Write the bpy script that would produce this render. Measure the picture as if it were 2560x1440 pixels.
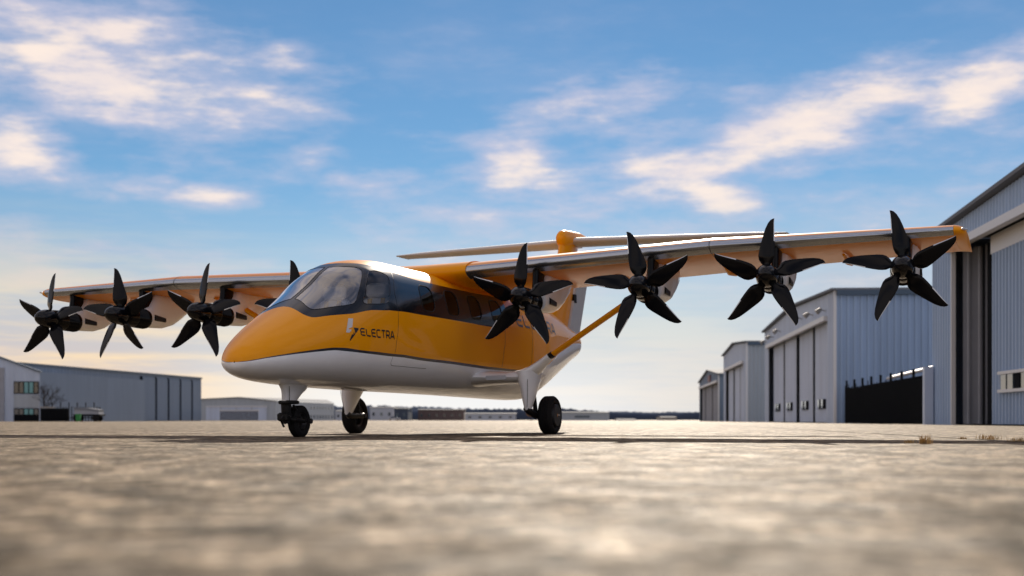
import bpy, bmesh, math, random
import numpy as np
from mathutils import Vector, Matrix
from mathutils.geometry import delaunay_2d_cdt
for o in list(bpy.data.objects): bpy.data.objects.remove(o)
R = math.radians
scn = bpy.context.scene
col = scn.collection
random.seed(7)

# ------------------------------------------------------------------ camera
cd = bpy.data.cameras.new('camera'); cam = bpy.data.objects.new('camera', cd); col.objects.link(cam)
cam.location = (0, 0, 0.219); cam.rotation_euler = (R(90), 0, 0)
cd.sensor_width = 36.0; cd.lens = 48.5; cd.shift_y = 0.1289
cd.clip_start = 0.05; cd.clip_end = 20000
cd.dof.use_dof = True; cd.dof.focus_distance = 18.0; cd.dof.aperture_fstop = 1.45
scn.camera = cam

# ------------------------------------------------------------------ sun, sky, exposure
SUN_EL, SUN_AZ = 23.5, 6.0           # degrees; azimuth measured from the view axis (+Y) towards +X
sd = bpy.data.lights.new('sun', 'SUN'); sun = bpy.data.objects.new('sun', sd); col.objects.link(sun)
sd.energy = 4.2; sd.angle = R(0.6); sd.color = (1.0, 0.88, 0.73)
sv = Vector((math.sin(R(SUN_AZ))*math.cos(R(SUN_EL)), math.cos(R(SUN_AZ))*math.cos(R(SUN_EL)), math.sin(R(SUN_EL))))
sun.rotation_euler = sv.to_track_quat('Z', 'Y').to_euler()
scn.view_settings.view_transform = 'Standard'; scn.view_settings.look = 'None'
scn.view_settings.exposure = 0.90; scn.view_settings.gamma = 1.0; scn.view_settings.use_curve_mapping = False

SKY_STRENGTH = 0.051
def build_world():
    w = bpy.data.worlds.new('World'); scn.world = w; w.use_nodes = True
    nt = w.node_tree; nt.nodes.clear(); N = nt.nodes.new; L = nt.links.new
    def math_(op, a, b=None, c=None, clamp=False):
        n = N('ShaderNodeMath'); n.operation = op; n.use_clamp = clamp
        for i, v in enumerate((a, b, c)):
            if v is None: continue
            if isinstance(v, (int, float)): n.inputs[i].default_value = v
            else: L(v, n.inputs[i])
        return n.outputs[0]
    def smooth(v, a, b, lo=0., hi=1.):
        n = N('ShaderNodeMapRange'); n.interpolation_type = 'SMOOTHSTEP'
        L(v, n.inputs['Value'])
        for k, x in (('From Min', a), ('From Max', b), ('To Min', lo), ('To Max', hi)): n.inputs[k].default_value = x
        return n.outputs['Result']
    def mix(f, a, b):
        n = N('ShaderNodeMix'); n.data_type = 'RGBA'; n.clamp_factor = True
        for s, v in ((0, f), (6, a), (7, b)):
            if isinstance(v, (int, float)): n.inputs[s].default_value = v
            elif isinstance(v, tuple): n.inputs[s].default_value = (*v, 1)
            else: L(v, n.inputs[s])
        return n.outputs[2]
    out = N('ShaderNodeOutputWorld'); bg = N('ShaderNodeBackground'); L(bg.outputs[0], out.inputs[0])
    sky = N('ShaderNodeTexSky'); sky.sky_type = 'NISHITA'; sky.sun_disc = False
    sky.sun_elevation = R(SUN_EL); sky.sun_rotation = R(SUN_AZ)
    sky.air_density = 1.0; sky.dust_density = 0.0; sky.ozone_density = 8.0; sky.altitude = 200
    tc = N('ShaderNodeTexCoord'); sep = N('ShaderNodeSeparateXYZ'); L(tc.outputs['Generated'], sep.inputs[0])
    az = math_('MULTIPLY', math_('ARCTAN2', sep.outputs[0], sep.outputs[1]), 57.2958)
    el = math_('MULTIPLY', math_('ARCSINE', sep.outputs[2]), 57.2958)
    vec = N('ShaderNodeCombineXYZ'); L(az, vec.inputs[0]); L(el, vec.inputs[1])
    # noise in azimuth/elevation space, stretched sideways as low clouds are
    def noise(scale, sx, sy, detail, rough, off=0., rot=0., src=None):
        m = N('ShaderNodeMapping'); L(src or vec.outputs[0], m.inputs[0])
        m.inputs['Scale'].default_value = (sx, sy, 1); m.inputs['Location'].default_value = (off, off*.7, off*.3)
        m.inputs['Rotation'].default_value = (0, 0, R(rot))
        n = N('ShaderNodeTexNoise'); L(m.outputs[0], n.inputs['Vector'])
        n.inputs['Scale'].default_value = scale; n.inputs['Detail'].default_value = detail; n.inputs['Roughness'].default_value = rough
        return n
    wn = noise(0.35, .6, 1.0, 4, .55, 11.)
    wv = N('ShaderNodeVectorMath'); wv.operation = 'SUBTRACT'; L(wn.outputs['Color'], wv.inputs[0]); wv.inputs[1].default_value = (.5, .5, .5)
    ws = N('ShaderNodeVectorMath'); ws.operation = 'MULTIPLY'; L(wv.outputs[0], ws.inputs[0]); ws.inputs[1].default_value = (4.5, 2.2, 0)
    wa = N('ShaderNodeVectorMath'); wa.operation = 'ADD'; L(vec.outputs[0], wa.inputs[0]); L(ws.outputs[0], wa.inputs[1])
    warped = wa.outputs[0]
    # cloud masses: azimuth, elevation, half width, half height (degrees), tilt, weight
    blobs = [(-16.5, 14.2, 6.8, 1.8, -10, 1.25), (-19.4, 15.0, 3.6, 2.0, -22, 1.25), (-10.4, 13.1, 3.6, .8, -7, .85),
             (-19.4, 10.2, 2.5, 1.3, -14, 1.1), (-16.8, 9.7, 1.2, .6, 5, .6), (-15.2, 9.5, 1.9, 1.1, 12, .62), (-16.4, 8.8, 1.1, .4, 0, .75),
             (-12.6, 9.0, 1.9, .6, 5, .62), (-8.2, 10.8, 1.3, .9, 10, .45), (-4.6, 9.4, 2.7, .65, 4, .98), (-.6, 10.1, 2.4, 1.1, 8, .98),
             (-4.6, 12.2, 3.0, .7, -8, .42), (3.6, 12.6, 3.6, 1.2, 12, .85), (5.2, 11.7, 3.4, 1.2, 5, .88),
             (6.2, 10.2, 4.2, 1.6, 10, 1.1), (12.4, 11.7, 5.6, 1.4, 14, 1.15), (18.0, 12.4, 4.6, 1.1, 20, 1.05), (8.3, 9.0, 2.4, 1.1, -22, 1.05),
             (0.5, 8.0, 5.0, 1.0, -7, .6), (-6.0, 8.0, 4.5, .9, -10, .45), (2.0, 9.4, 2.6, .8, -20, .82), (-18.0, 6.6, 5.5, 1.1, 0, .6), (-1.5, 11.0, 2.6, .8, 10, .62), (4.0, 9.0, 3.5, 1.1, -14, .98), (9.8, 10.6, 3.6, 1.1, 12, .8), (-3., 8.4, 3.4, .7, -12, .62),
             (-7.5, 6.6, 6, .7, 2, .4), (10, 6.2, 7, .9, 0, .45), (11, 10.8, 6.5, 2.2, 10, .50), (-15, 13.2, 5.5, 1.8, -8, .46), (1, 10.2, 5.5, 1.6, 0, .44), (18, 9.6, 4, 1.4, 8, .40), (-11, 10, 4, 1.4, 0, .36)]
    tot = None
    for (a, e, rx, ry, t, s) in blobs:
        m = N('ShaderNodeMapping'); m.vector_type = 'TEXTURE'; L(warped, m.inputs[0])
        m.inputs['Location'].default_value = (a, e, 0); m.inputs['Rotation'].default_value = (0, 0, R(t)); m.inputs['Scale'].default_value = (rx*2.2, ry*2.5, 1)
        ln = N('ShaderNodeVectorMath'); ln.operation = 'LENGTH'; L(m.outputs[0], ln.inputs[0])
        v = smooth(ln.outputs['Value'], 1.0, 0.0, 0., s)
        tot = v if tot is None else math_('MAXIMUM', tot, v)
    # denser cloud over the unseen sky, added as fill light for the airplane
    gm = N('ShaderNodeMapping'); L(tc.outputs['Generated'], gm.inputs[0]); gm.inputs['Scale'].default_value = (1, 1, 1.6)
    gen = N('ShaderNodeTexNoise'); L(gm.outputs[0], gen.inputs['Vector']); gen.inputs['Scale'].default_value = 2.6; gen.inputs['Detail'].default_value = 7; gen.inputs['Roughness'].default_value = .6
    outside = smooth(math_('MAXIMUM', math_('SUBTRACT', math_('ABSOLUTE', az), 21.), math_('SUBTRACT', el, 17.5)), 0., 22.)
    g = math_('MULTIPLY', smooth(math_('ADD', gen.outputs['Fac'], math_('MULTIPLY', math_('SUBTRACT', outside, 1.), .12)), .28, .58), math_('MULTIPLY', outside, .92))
    fine = noise(0.34, .50, 1.25, 8, .56, 3., -13.)
    wisp = noise(0.85, .36, 1.5, 7, .58, 17., -18.)
    fb = math_('ADD', math_('MULTIPLY', fine.outputs['Fac'], .60), math_('MULTIPLY', wisp.outputs['Fac'], .40))
    raw = math_('ADD', math_('MULTIPLY', tot, 1.0), math_('MULTIPLY', math_('SUBTRACT', fb, .5), 4.2))
    dens = math_('MULTIPLY', smooth(raw, .06, 1.5), smooth(tot, 0.0, .45))
    veil = math_('MULTIPLY', smooth(noise(0.16, .45, 1.3, 8, .64, 55., -9.).outputs['Fac'], .42, .70), smooth(el, 17., 7., .14, .85))
    wv2 = math_('MULTIPLY', smooth(wisp.outputs['Fac'], .40, .72), veil)
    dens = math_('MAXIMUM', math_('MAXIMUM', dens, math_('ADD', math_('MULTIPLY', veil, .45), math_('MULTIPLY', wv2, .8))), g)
    shade = noise(0.45, .5, 1.3, 6, .6, 77., -10.)
    lit = smooth(math_('ADD', math_('MULTIPLY', dens, 1.0), math_('MULTIPLY', math_('SUBTRACT', shade.outputs['Fac'], .5), .9)), .48, 1.2)
    sc = .61/SKY_STRENGTH
    k = lambda r, g_, b: (r*sc, g_*sc, b*sc)
    ccol = mix(lit, k(.58, .55, .66), k(1.0, .825, .69))
    tint = N('ShaderNodeMix'); tint.data_type = 'RGBA'; tint.blend_type = 'MULTIPLY'; tint.inputs[0].default_value = 1.; L(sky.outputs[0], tint.inputs[6]); tint.inputs[7].default_value = (1.05, .98, .835, 1)
    base = tint.outputs[2]
    # low bank of haze and cloud along the whole horizon, warmer where it lies towards the west (left)
    warm = smooth(az, -6., -18.)
    streak = noise(0.5, .22, 2.6, 6, .6, 91.)
    bankc = mix(warm, k(.72, .67, .62), k(.97, .70, .42))
    bankd = mix(warm, k(.60, .61, .63), k(.60, .51, .50))
    bank = mix(smooth(streak.outputs['Fac'], .36, .62), bankd, bankc)
    c = mix(math_('MULTIPLY', dens, .87), base, ccol)
    c = mix(smooth(el, 10.0, 1.0, 0., .94), c, bank)
    east = math_('MULTIPLY', math_('MULTIPLY', smooth(az, 5., 15.), math_('MULTIPLY', smooth(el, 10.5, 7.), smooth(el, 1.5, 5.))), smooth(noise(0.25, .35, 1.6, 6, .6, 23.).outputs['Fac'], .36, .60, .15, .75))
    c = mix(east, c, k(.40, .47, .57))
    glow = math_('MULTIPLY', smooth(el, 4.2, .2), smooth(math_('ABSOLUTE', math_('SUBTRACT', az, -3.)), 13., 2.))
    c = mix(math_('MULTIPLY', glow, .55), c, k(1.0, .98, .95))
    L(c, bg.inputs[0]); bg.inputs[1].default_value = SKY_STRENGTH
build_world()

# ------------------------------------------------------------------ materials
def mat(name, rgb, rough=.5, metal=0., coat=0., spec=.5, noise=None, bump=None, back=None, coat_rough=.03, stretch=None):
    m = bpy.data.materials.new(name); m.use_nodes = True; nt = m.node_tree; b = nt.nodes['Principled BSDF']
    b.inputs['Base Color'].default_value = (*rgb, 1); b.inputs['Roughness'].default_value = rough
    b.inputs['Metallic'].default_value = metal; b.inputs['Coat Weight'].default_value = coat; b.inputs['Coat Roughness'].default_value = coat_rough
    b.inputs['Specular IOR Level'].default_value = spec
    N = nt.nodes.new; L = nt.links.new
    if noise or bump:
        tc = N('ShaderNodeTexCoord')
    if noise:                                   # (scale, amount, second rgb)
        n = N('ShaderNodeTexNoise'); n.inputs['Scale'].default_value = noise[0]
        if stretch:
            mp = N('ShaderNodeMapping'); L(tc.outputs['Object'], mp.inputs[0]); mp.inputs['Scale'].default_value = stretch; L(mp.outputs[0], n.inputs['Vector'])
        else: L(tc.outputs['Object'], n.inputs['Vector'])
        n.inputs['Detail'].default_value = 6; n.inputs['Roughness'].default_value = .6
        r = N('ShaderNodeMapRange'); L(n.outputs['Fac'], r.inputs[0]); r.inputs[1].default_value = .35; r.inputs[2].default_value = .7
        r.inputs[4].default_value = noise[1]
        x = N('ShaderNodeMix'); x.data_type = 'RGBA'; L(r.outputs[0], x.inputs[0])
        x.inputs[6].default_value = (*rgb, 1); x.inputs[7].default_value = (*noise[2], 1); L(x.outputs[2], b.inputs['Base Color'])
    if bump:                                    # (scale, strength, distance)
        n2 = N('ShaderNodeTexNoise'); L(tc.outputs['Object'], n2.inputs['Vector']); n2.inputs['Scale'].default_value = bump[0]; n2.inputs['Detail'].default_value = 4
        bp = N('ShaderNodeBump'); L(n2.outputs['Fac'], bp.inputs['Height']); bp.inputs['Strength'].default_value = bump[1]; bp.inputs['Distance'].default_value = bump[2]
        L(bp.outputs[0], b.inputs['Normal'])
    if back:                                    # the cabin lining on the inside of a skin
        geo = N('ShaderNodeNewGeometry'); ms = N('ShaderNodeMixShader'); d2 = N('ShaderNodeBsdfDiffuse'); d2.inputs[0].default_value = (*back, 1)
        L(geo.outputs['Backfacing'], ms.inputs[0]); L(b.outputs[0], ms.inputs[1]); L(d2.outputs[0], ms.inputs[2])
        L(ms.outputs[0], nt.nodes['Material Output'].inputs[0])
    return m
def glass_mat(name, tint, ior, rough=0.0, boost=1.0):
    m = bpy.data.materials.new(name); m.use_nodes = True; nt = m.node_tree; nt.nodes.clear(); N = nt.nodes.new; L = nt.links.new
    o = N('ShaderNodeOutputMaterial'); t = N('ShaderNodeBsdfTransparent'); t.inputs[0].default_value = (*tint, 1)
    g = N('ShaderNodeBsdfGlossy'); g.inputs['Roughness'].default_value = rough; f = N('ShaderNodeFresnel'); f.inputs[0].default_value = ior
    x = N('ShaderNodeMixShader'); mm = N('ShaderNodeMath'); mm.operation = 'MULTIPLY'; mm.use_clamp = True; mm.inputs[1].default_value = boost
    L(f.outputs[0], mm.inputs[0]); L(mm.outputs[0], x.inputs[0]); L(t.outputs[0], x.inputs[1]); L(g.outputs[0], x.inputs[2]); L(x.outputs[0], o.inputs[0])
    return m
M = {}
M['orange'] = mat('orange_paint', (.86, .335, .001), .38, coat=.32, spec=.06, back=(.84, .87, .92))
M['white'] = mat('white_paint', (.85, .885, .93), .35, coat=.6, spec=.3, noise=(2.2, .12, (.60, .60, .60)), back=(.84, .87, .92))
M['orange_wing'] = mat('orange_wing_paint', (.78, .26, .004), .4, coat=.35, spec=.12)
M['cglass'] = glass_mat('side_window_glass', (.97, .98, .98), 1.4, 0., 1.)
M['band'] = mat('dark_band_paint', (.004, .007, .012), .20, coat=.28, spec=.15, back=(.3, .3, .3))
M['stripe'] = mat('black_stripe_paint', (.012, .015, .022), .3, coat=.5, back=(.3, .3, .3))
M['silver'] = mat('bare_metal', (.40, .44, .50), .26, metal=.95, noise=(3., .3, (.34, .38, .44)))
M['grey'] = mat('grey_paint', (.50, .53, .58), .4, coat=.3)
M['black'] = mat('gloss_black', (.0025, .0032, .0050), .16, coat=.0, spec=.16)
M['spinner'] = mat('spinner_black', (.0025, .0035, .006), .16, coat=.22, spec=.2)
M['edge'] = mat('blade_edge_metal', (.62, .66, .70), .35, metal=.6)
M['satin'] = mat('satin_black', (.007, .007, .008), .5, spec=.25)
M['rubber'] = mat('tyre_rubber', (.008, .008, .009), .8, spec=.2, bump=(60, .25, .004))
M['hub'] = mat('wheel_cover', (.012, .015, .020), .5)
M['cast'] = mat('dark_cast_metal', (.05, .05, .055), .4, metal=.8)
M['glass'] = glass_mat('windshield_glass', (.88, .93, 1.0), 1.8, 0., 2.3)
M['dglass'] = glass_mat('tinted_cabin_glass', (.012, .015, .02), 1.45, 0., .7)
M['seat'] = mat('seat_leather', (.80, .82, .86), .6)
M['strap'] = mat('cream_webbing', (.66, .47, .22), .7)
M['trim'] = mat('cabin_trim', (.80, .83, .88), .7)
M['dash'] = mat('dash_dark', (.06, .065, .075), .6)
M['logo_w'] = mat('logo_white', (.62, .62, .64), .5)
M['logo_k'] = mat('logo_black', (.008, .008, .01), .4)
M['logo_g'] = mat('logo_grey', (.085, .085, .085), .4)
M['cream'] = mat('tail_paint', (.55, .56, .58), .6, coat=.0, spec=.2)

# ------------------------------------------------------------------ mesh helpers
def mk(name, V, F, mats, parent=None, fm=None, smooth=True, angle=38, normals=None, recalc=True):
    me = bpy.data.meshes.new(name); me.from_pydata([tuple(map(float, v)) for v in V], [], [tuple(f) for f in F])
    for m in (mats if isinstance(mats, (list, tuple)) else [mats]): me.materials.append(M[m] if isinstance(m, str) else m)
    if fm is not None: me.polygons.foreach_set('material_index', fm)
    if smooth:
        me.polygons.foreach_set('use_smooth', [True]*len(me.polygons))
        if normals is None: me.set_sharp_from_angle(angle=R(angle))
    if recalc and normals is None:
        bm = bmesh.new(); bm.from_mesh(me); bmesh.ops.recalc_face_normals(bm, faces=bm.faces); bm.to_mesh(me); bm.free()
    me.update()
    if normals is not None: me.normals_split_custom_set_from_vertices([tuple(n) for n in normals])
    ob = bpy.data.objects.new(name, me); col.objects.link(ob); ob.parent = parent
    return ob
def tag(o, label, cat, group=None):
    o['label'] = label; o['category'] = cat
    if group: o['group'] = group
    return o
def empty(name, label, cat, loc=(0, 0, 0), rz=0., group=None):
    o = bpy.data.objects.new(name, None); col.objects.link(o); o.location = loc; o.rotation_euler = (0, 0, rz)
    return tag(o, label, cat, group)
def loft(rings, cap=True):
    V = []; F = []; n = len(rings[0])
    for r in rings: V += list(r)
    for i in range(len(rings)-1):
        for j in range(n):
            a = i*n+j; b = i*n+(j+1) % n; F.append((a, b, b+n, a+n))
    if cap: F.append(tuple(range(n-1, -1, -1))); F.append(tuple(range((len(rings)-1)*n, len(rings)*n)))
    return V, F
def lathe(prof, n=32, axis='x'):
    """prof: list of (a, r) along the axis"""
    rings = []
    for a, r in prof:
        ring = []
        for j in range(n):
            t = 2*math.pi*j/n; c, s = r*math.cos(t), r*math.sin(t)
            ring.append({'x': (a, c, s), 'y': (c, a, s), 'z': (c, s, a)}[axis])
        rings.append(ring)
    return loft(rings)
def box(x0, x1, y0, y1, z0, z1):
    V = [(x0, y0, z0), (x1, y0, z0), (x1, y1, z0), (x0, y1, z0), (x0, y0, z1), (x1, y0, z1), (x1, y1, z1), (x0, y1, z1)]
    return V, [(0, 3, 2, 1), (4, 5, 6, 7), (0, 1, 5, 4), (1, 2, 6, 5), (2, 3, 7, 6), (3, 0, 4, 7)]
def rbox(x0, x1, y0, y1, z0, z1, b=.02):
    """box with chamfered edges, as stacked rounded-rectangle rings along z"""
    def ring(i, z):
        c = b*.6
        x0_, x1_, y0_, y1_ = x0+i, x1-i, y0+i, y1-i
        return [(x0_+c, y0_, z), (x1_-c, y0_, z), (x1_, y0_+c, z), (x1_, y1_-c, z), (x1_-c, y1_, z), (x0_+c, y1_, z), (x0_, y1_-c, z), (x0_, y0_+c, z)]
    return loft([ring(b, z0), ring(0, z0+b), ring(0, z1-b), ring(b, z1)])
def join(*parts):
    V = []; F = []
    for v, f in parts:
        k = len(V); V += list(v); F += [tuple(i+k for i in q) for q in f]
    return V, F
def xf(vf, mtx):
    return [tuple(mtx @ Vector(v)) for v in vf[0]], vf[1]
def tube(pts, rad, n=12, cap=True):
    """round bar along a polyline with a radius (or (ra, rb) ellipse along local axes) per point"""
    pts = [Vector(p) for p in pts]; rings = []
    up = None
    for i, p in enumerate(pts):
        d = (pts[min(i+1, len(pts)-1)]-pts[max(i-1, 0)]).normalized()
        if up is None: up = Vector((1, 0, 0)) if abs(d.x) < .9 else Vector((0, 0, 1))
        a = (up-d*up.dot(d)).normalized(); b = d.cross(a); up = a
        r = rad[i] if isinstance(rad, (list, tuple)) else rad
        ra, rb = r if isinstance(r, (list, tuple)) else (r, r)
        rings.append([tuple(p+a*(ra*math.cos(2*math.pi*j/n))+b*(rb*math.sin(2*math.pi*j/n))) for j in range(n)])
    return loft(rings, cap)
def spline(P, n):
    """Catmull-Rom through the points, n samples per span"""
    P = [np.array(p, float) for p in P]; out = []
    Q = [2*P[0]-P[1]]+P+[2*P[-1]-P[-2]]
    for i in range(1, len(Q)-2):
        for k in range(n):
            t = k/n; a, b, c, d = Q[i-1:i+3]
            out.append(.5*((2*b)+(c-a)*t+(2*a-5*b+4*c-d)*t*t+(3*b-a-3*c+d)*t**3))
    out.append(P[-1]); return [tuple(o) for o in out]

# ------------------------------------------------------------------ ground
def ground_material():
    m = bpy.data.materials.new('weathered_concrete'); m.use_nodes = True; nt = m.node_tree; b = nt.nodes['Principled BSDF']; N = nt.nodes.new; L = nt.links.new
    tc = N('ShaderNodeTexCoord')
    def noise(scale, det, rough, sx=1., sy=1., off=0.):
        mp = N('ShaderNodeMapping'); L(tc.outputs['Object'], mp.inputs[0]); mp.inputs['Scale'].default_value = (sx, sy, 1); mp.inputs['Location'].default_value = (off, off, 0)
        n = N('ShaderNodeTexNoise'); L(mp.outputs[0], n.inputs['Vector']); n.inputs['Scale'].default_value = scale; n.inputs['Detail'].default_value = det; n.inputs['Roughness'].default_value = rough
        return n.outputs['Fac']
    def rng(v, a, b_, lo=0., hi=1.):
        r = N('ShaderNodeMapRange'); L(v, r.inputs[0]); r.inputs[1].default_value = a; r.inputs[2].default_value = b_; r.inputs[3].default_value = lo; r.inputs[4].default_value = hi; return r.outputs[0]
    def mix(f, a, b_, mode='MIX'):
        x = N('ShaderNodeMix'); x.data_type = 'RGBA'; x.blend_type = mode
        for s, v in ((0, f), (6, a), (7, b_)):
            if isinstance(v, tuple): x.inputs[s].default_value = (*v, 1)
            elif isinstance(v, float): x.inputs[s].default_value = v
            else: L(v, x.inputs[s])
        return x.outputs[2]
    c = mix(rng(noise(.30, 5, .6), .40, .62), (.225, .166, .104), (.155, .113, .069))
    c = mix(rng(noise(1.1, 5, .62, 1., .8, 3.), .46, .62, 0., .72), c, (.070, .056, .037))
    c = mix(rng(noise(2.8, 5, .60, 1., .75, 13.), .46, .57, 0., .92), c, (.046, .037, .025))
    c = mix(rng(noise(3.6, 5, .60, 1., .75, 23.), .52, .62, 0., .80), c, (.310, .236, .155))
    c = mix(rng(noise(9., 6, .66, 1., .8, 33.), .50, .60, 0., .88), c, (.31, .24, .158))
    c = mix(rng(noise(11., 6, .66, 1., .8, 37.), .51, .60, 0., .92), c, (.045, .037, .026))
    c = mix(rng(noise(60., 4, .7, 1., 1., 29.), .42, .68, 0., .50), c, (.225, .185, .135))
    c = mix(rng(noise(130., 2, .6, 1., 1., 41.), .60, .74, 0., .80), c, (.028, .024, .018))
    bl = None
    for sc_, sy, of, lo, hi, a, z in ((2.2, .7, 81., .68, 1.34, .40, .60), (5.5, .75, 87., .64, 1.42, .41, .59), (15., .8, 93., .60, 1.48, .40, .60), (34., .9, 97., .62, 1.42, .38, .62)):
        r_ = rng(noise(sc_, 4, .55, 1., sy, of), a, z, lo, hi)
        if bl is None: bl = r_
        else:
            mm = N('ShaderNodeMath'); mm.operation = 'MULTIPLY'; L(bl, mm.inputs[0]); L(r_, mm.inputs[1]); bl = mm.outputs[0]
    c = mix(1., c, bl, 'MULTIPLY')
    sp = N('ShaderNodeMath'); sp.operation = 'MULTIPLY'; L(bl, sp.inputs[0]); sp.inputs[1].default_value = .040; L(sp.outputs[0], b.inputs['Specular IOR Level'])
    L(c, b.inputs['Base Color']); L(rng(noise(3., 5, .6, 1., 1., 51.), .3, .7, .62, .80), b.inputs['Roughness']); b.inputs['Specular IOR Level'].default_value = .042
    bp = N('ShaderNodeBump'); bp.inputs['Strength'].default_value = .7; bp.inputs['Distance'].default_value = .03; L(noise(38., 8, .75, 1., 1., 61.), bp.inputs['Height'])
    bp2 = N('ShaderNodeBump'); bp2.inputs['Strength'].default_value = .9; bp2.inputs['Distance'].default_value = .13; L(noise(5., 6, .6, 1., .8, 71.), bp2.inputs['Height']); L(bp2.outputs[0], bp.inputs['Normal'])
    L(bp.outputs[0], b.inputs['Normal'])
    return m
M['concrete'] = ground_material()
M['tar'] = mat('joint_sealant', (.030, .028, .026), .95, spec=.03)
M['taxi'] = mat('faded_line_paint', (.52, .40, .20), .6, noise=(3., .9, (.34, .30, .23)))
GROUND = mk('ground', [(-9000, -60, 0), (9000, -60, 0), (9000, 16000, 0), (-9000, 16000, 0)], [(0, 1, 2, 3)], 'concrete', smooth=False); GROUND['kind'] = 'structure'
def strip(nm, P, wd, m, z=.004):
    V = []; F = []
    for i, p in enumerate(P):
        a, b = P[max(i-1, 0)], P[min(i+1, len(P)-1)]; d = Vector((b[0]-a[0], b[1]-a[1])).normalized(); n = Vector((-d.y, d.x))*wd*(.8+.4*random.random())
        V += [(p[0]+n.x, p[1]+n.y, z), (p[0]-n.x, p[1]-n.y, z)]
    for i in range(len(P)-1): F.append((2*i+1, 2*i+3, 2*i+2, 2*i))
    return mk(nm, V, F, m, GROUND, smooth=False)
def wob(a, b, n, k): return [(a[0]+(b[0]-a[0])*i/n+random.uniform(-k, k), a[1]+(b[1]-a[1])*i/n+random.uniform(-k, k)) for i in range(n+1)]
for (a, b, w) in [((-30, 29), (30, 26.0), .05), ((-30, 41), (40, 37.6), .05), ((-40, 60), (40, 56), .06), ((-12, 12.6), (3, 11.5), .008), ((1.0, 13.6), (9, 12.9), .010), ((4.6, 8), (9, 60), .03), ((-10, 9), (-9, 60), .03)]:
    strip('joint_seal', wob(a, b, 40, .03), w, 'tar')
strip('taxi_line', wob((-11, 15.0), (-2.6, 27.0), 40, .02), .10, 'taxi', .008)

# ------------------------------------------------------------------ buildings
def corr_mat(name, rgb, rough=.45):
    return mat(name, rgb, rough, metal=.0, noise=(.9, .6, tuple(c*.74 for c in rgb)), stretch=(1., 1., .10))
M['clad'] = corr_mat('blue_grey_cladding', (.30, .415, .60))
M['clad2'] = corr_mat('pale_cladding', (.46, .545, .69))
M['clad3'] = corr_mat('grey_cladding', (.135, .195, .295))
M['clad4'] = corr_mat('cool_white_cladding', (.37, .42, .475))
M['navytrim'] = mat('dark_blue_trim', (.035, .07, .12), .4)
M['lighttrim'] = mat('light_trim', (.60, .61, .63), .45)
M['doorleaf'] = corr_mat('door_sheet', (.51, .59, .74))
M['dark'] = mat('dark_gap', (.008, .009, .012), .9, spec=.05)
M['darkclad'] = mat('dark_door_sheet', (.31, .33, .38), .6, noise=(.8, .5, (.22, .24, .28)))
M['pane'] = mat('window_glass', (.04, .055, .07), .06, spec=.9)
M['teal'] = mat('teal_blind', (.16, .36, .38), .5)
M['roof'] = mat('roof_sheet', (.16, .175, .20), .9, spec=.1)
M['fence'] = mat('black_fence', (.008, .009, .011), .9, spec=.1)
M['lamp'] = mat('lamp_housing', (.26, .26, .25), .6, spec=.2)
M['red'] = mat('dark_red', (.14, .022, .028), .5)
def wall2(P, Q, z0, zf, pitch=0., depth=.04, nm='wall', m='clad', parent=None, holes=None):
    """upright sheet from P to Q (plan points), top height zf(t); ribbed when pitch is given"""
    P = Vector(P); Q = Vector(Q); L = (Q-P).length; d = (Q-P)/L; n = Vector((d.y, -d.x)); pts = []
    if pitch:
        k = int(L/pitch); p = L/k
        for i in range(k):
            for f, h in ((0, 0), (.55, 0), (.65, depth), (.9, depth)): pts.append(((i+f)*p, h))
        pts.append((L, 0))
    else:
        k = max(1, int(L/4)); pts = [(L*i/k, 0) for i in range(k+1)]
    V = []; F = []
    for a, h in pts:
        q = P+d*a+n*h; V += [(q.x, q.y, z0), (q.x, q.y, zf(a/L))]
    for i in range(len(pts)-1): F.append((2*i, 2*i+2, 2*i+3, 2*i+1))
    return mk(nm, V, F, m, parent, smooth=False)
def obox(P, Q, off0, off1, z0, z1, nm, m, parent, z0b=None, z1b=None):
    """block along P-Q in plan, thick from off0 to off1 along the left normal of P-Q"""
    P = Vector(P); Q = Vector(Q); d = (Q-P).normalized(); n = Vector((d.y, -d.x)); z0b = z0 if z0b is None else z0b; z1b = z1 if z1b is None else z1b
    c = [P+n*off0, Q+n*off0, Q+n*off1, P+n*off1]; zz = [(z0, z1), (z0b, z1b), (z0b, z1b), (z0, z1)]
    V = [(q.x, q.y, a) for q, (a, b) in zip(c, zz)]+[(q.x, q.y, b) for q, (a, b) in zip(c, zz)]
    return mk(nm, V, [(0, 3, 2, 1), (4, 5, 6, 7), (0, 1, 5, 4), (1, 2, 6, 5), (2, 3, 7, 6), (3, 0, 4, 7)], m, parent, smooth=False)
FX = lambda D: Vector((14.83+.0768*D, D))         # the line the hangar doors stand on
FN = Vector((.9971, -.0766))                      # into the hangars
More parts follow.
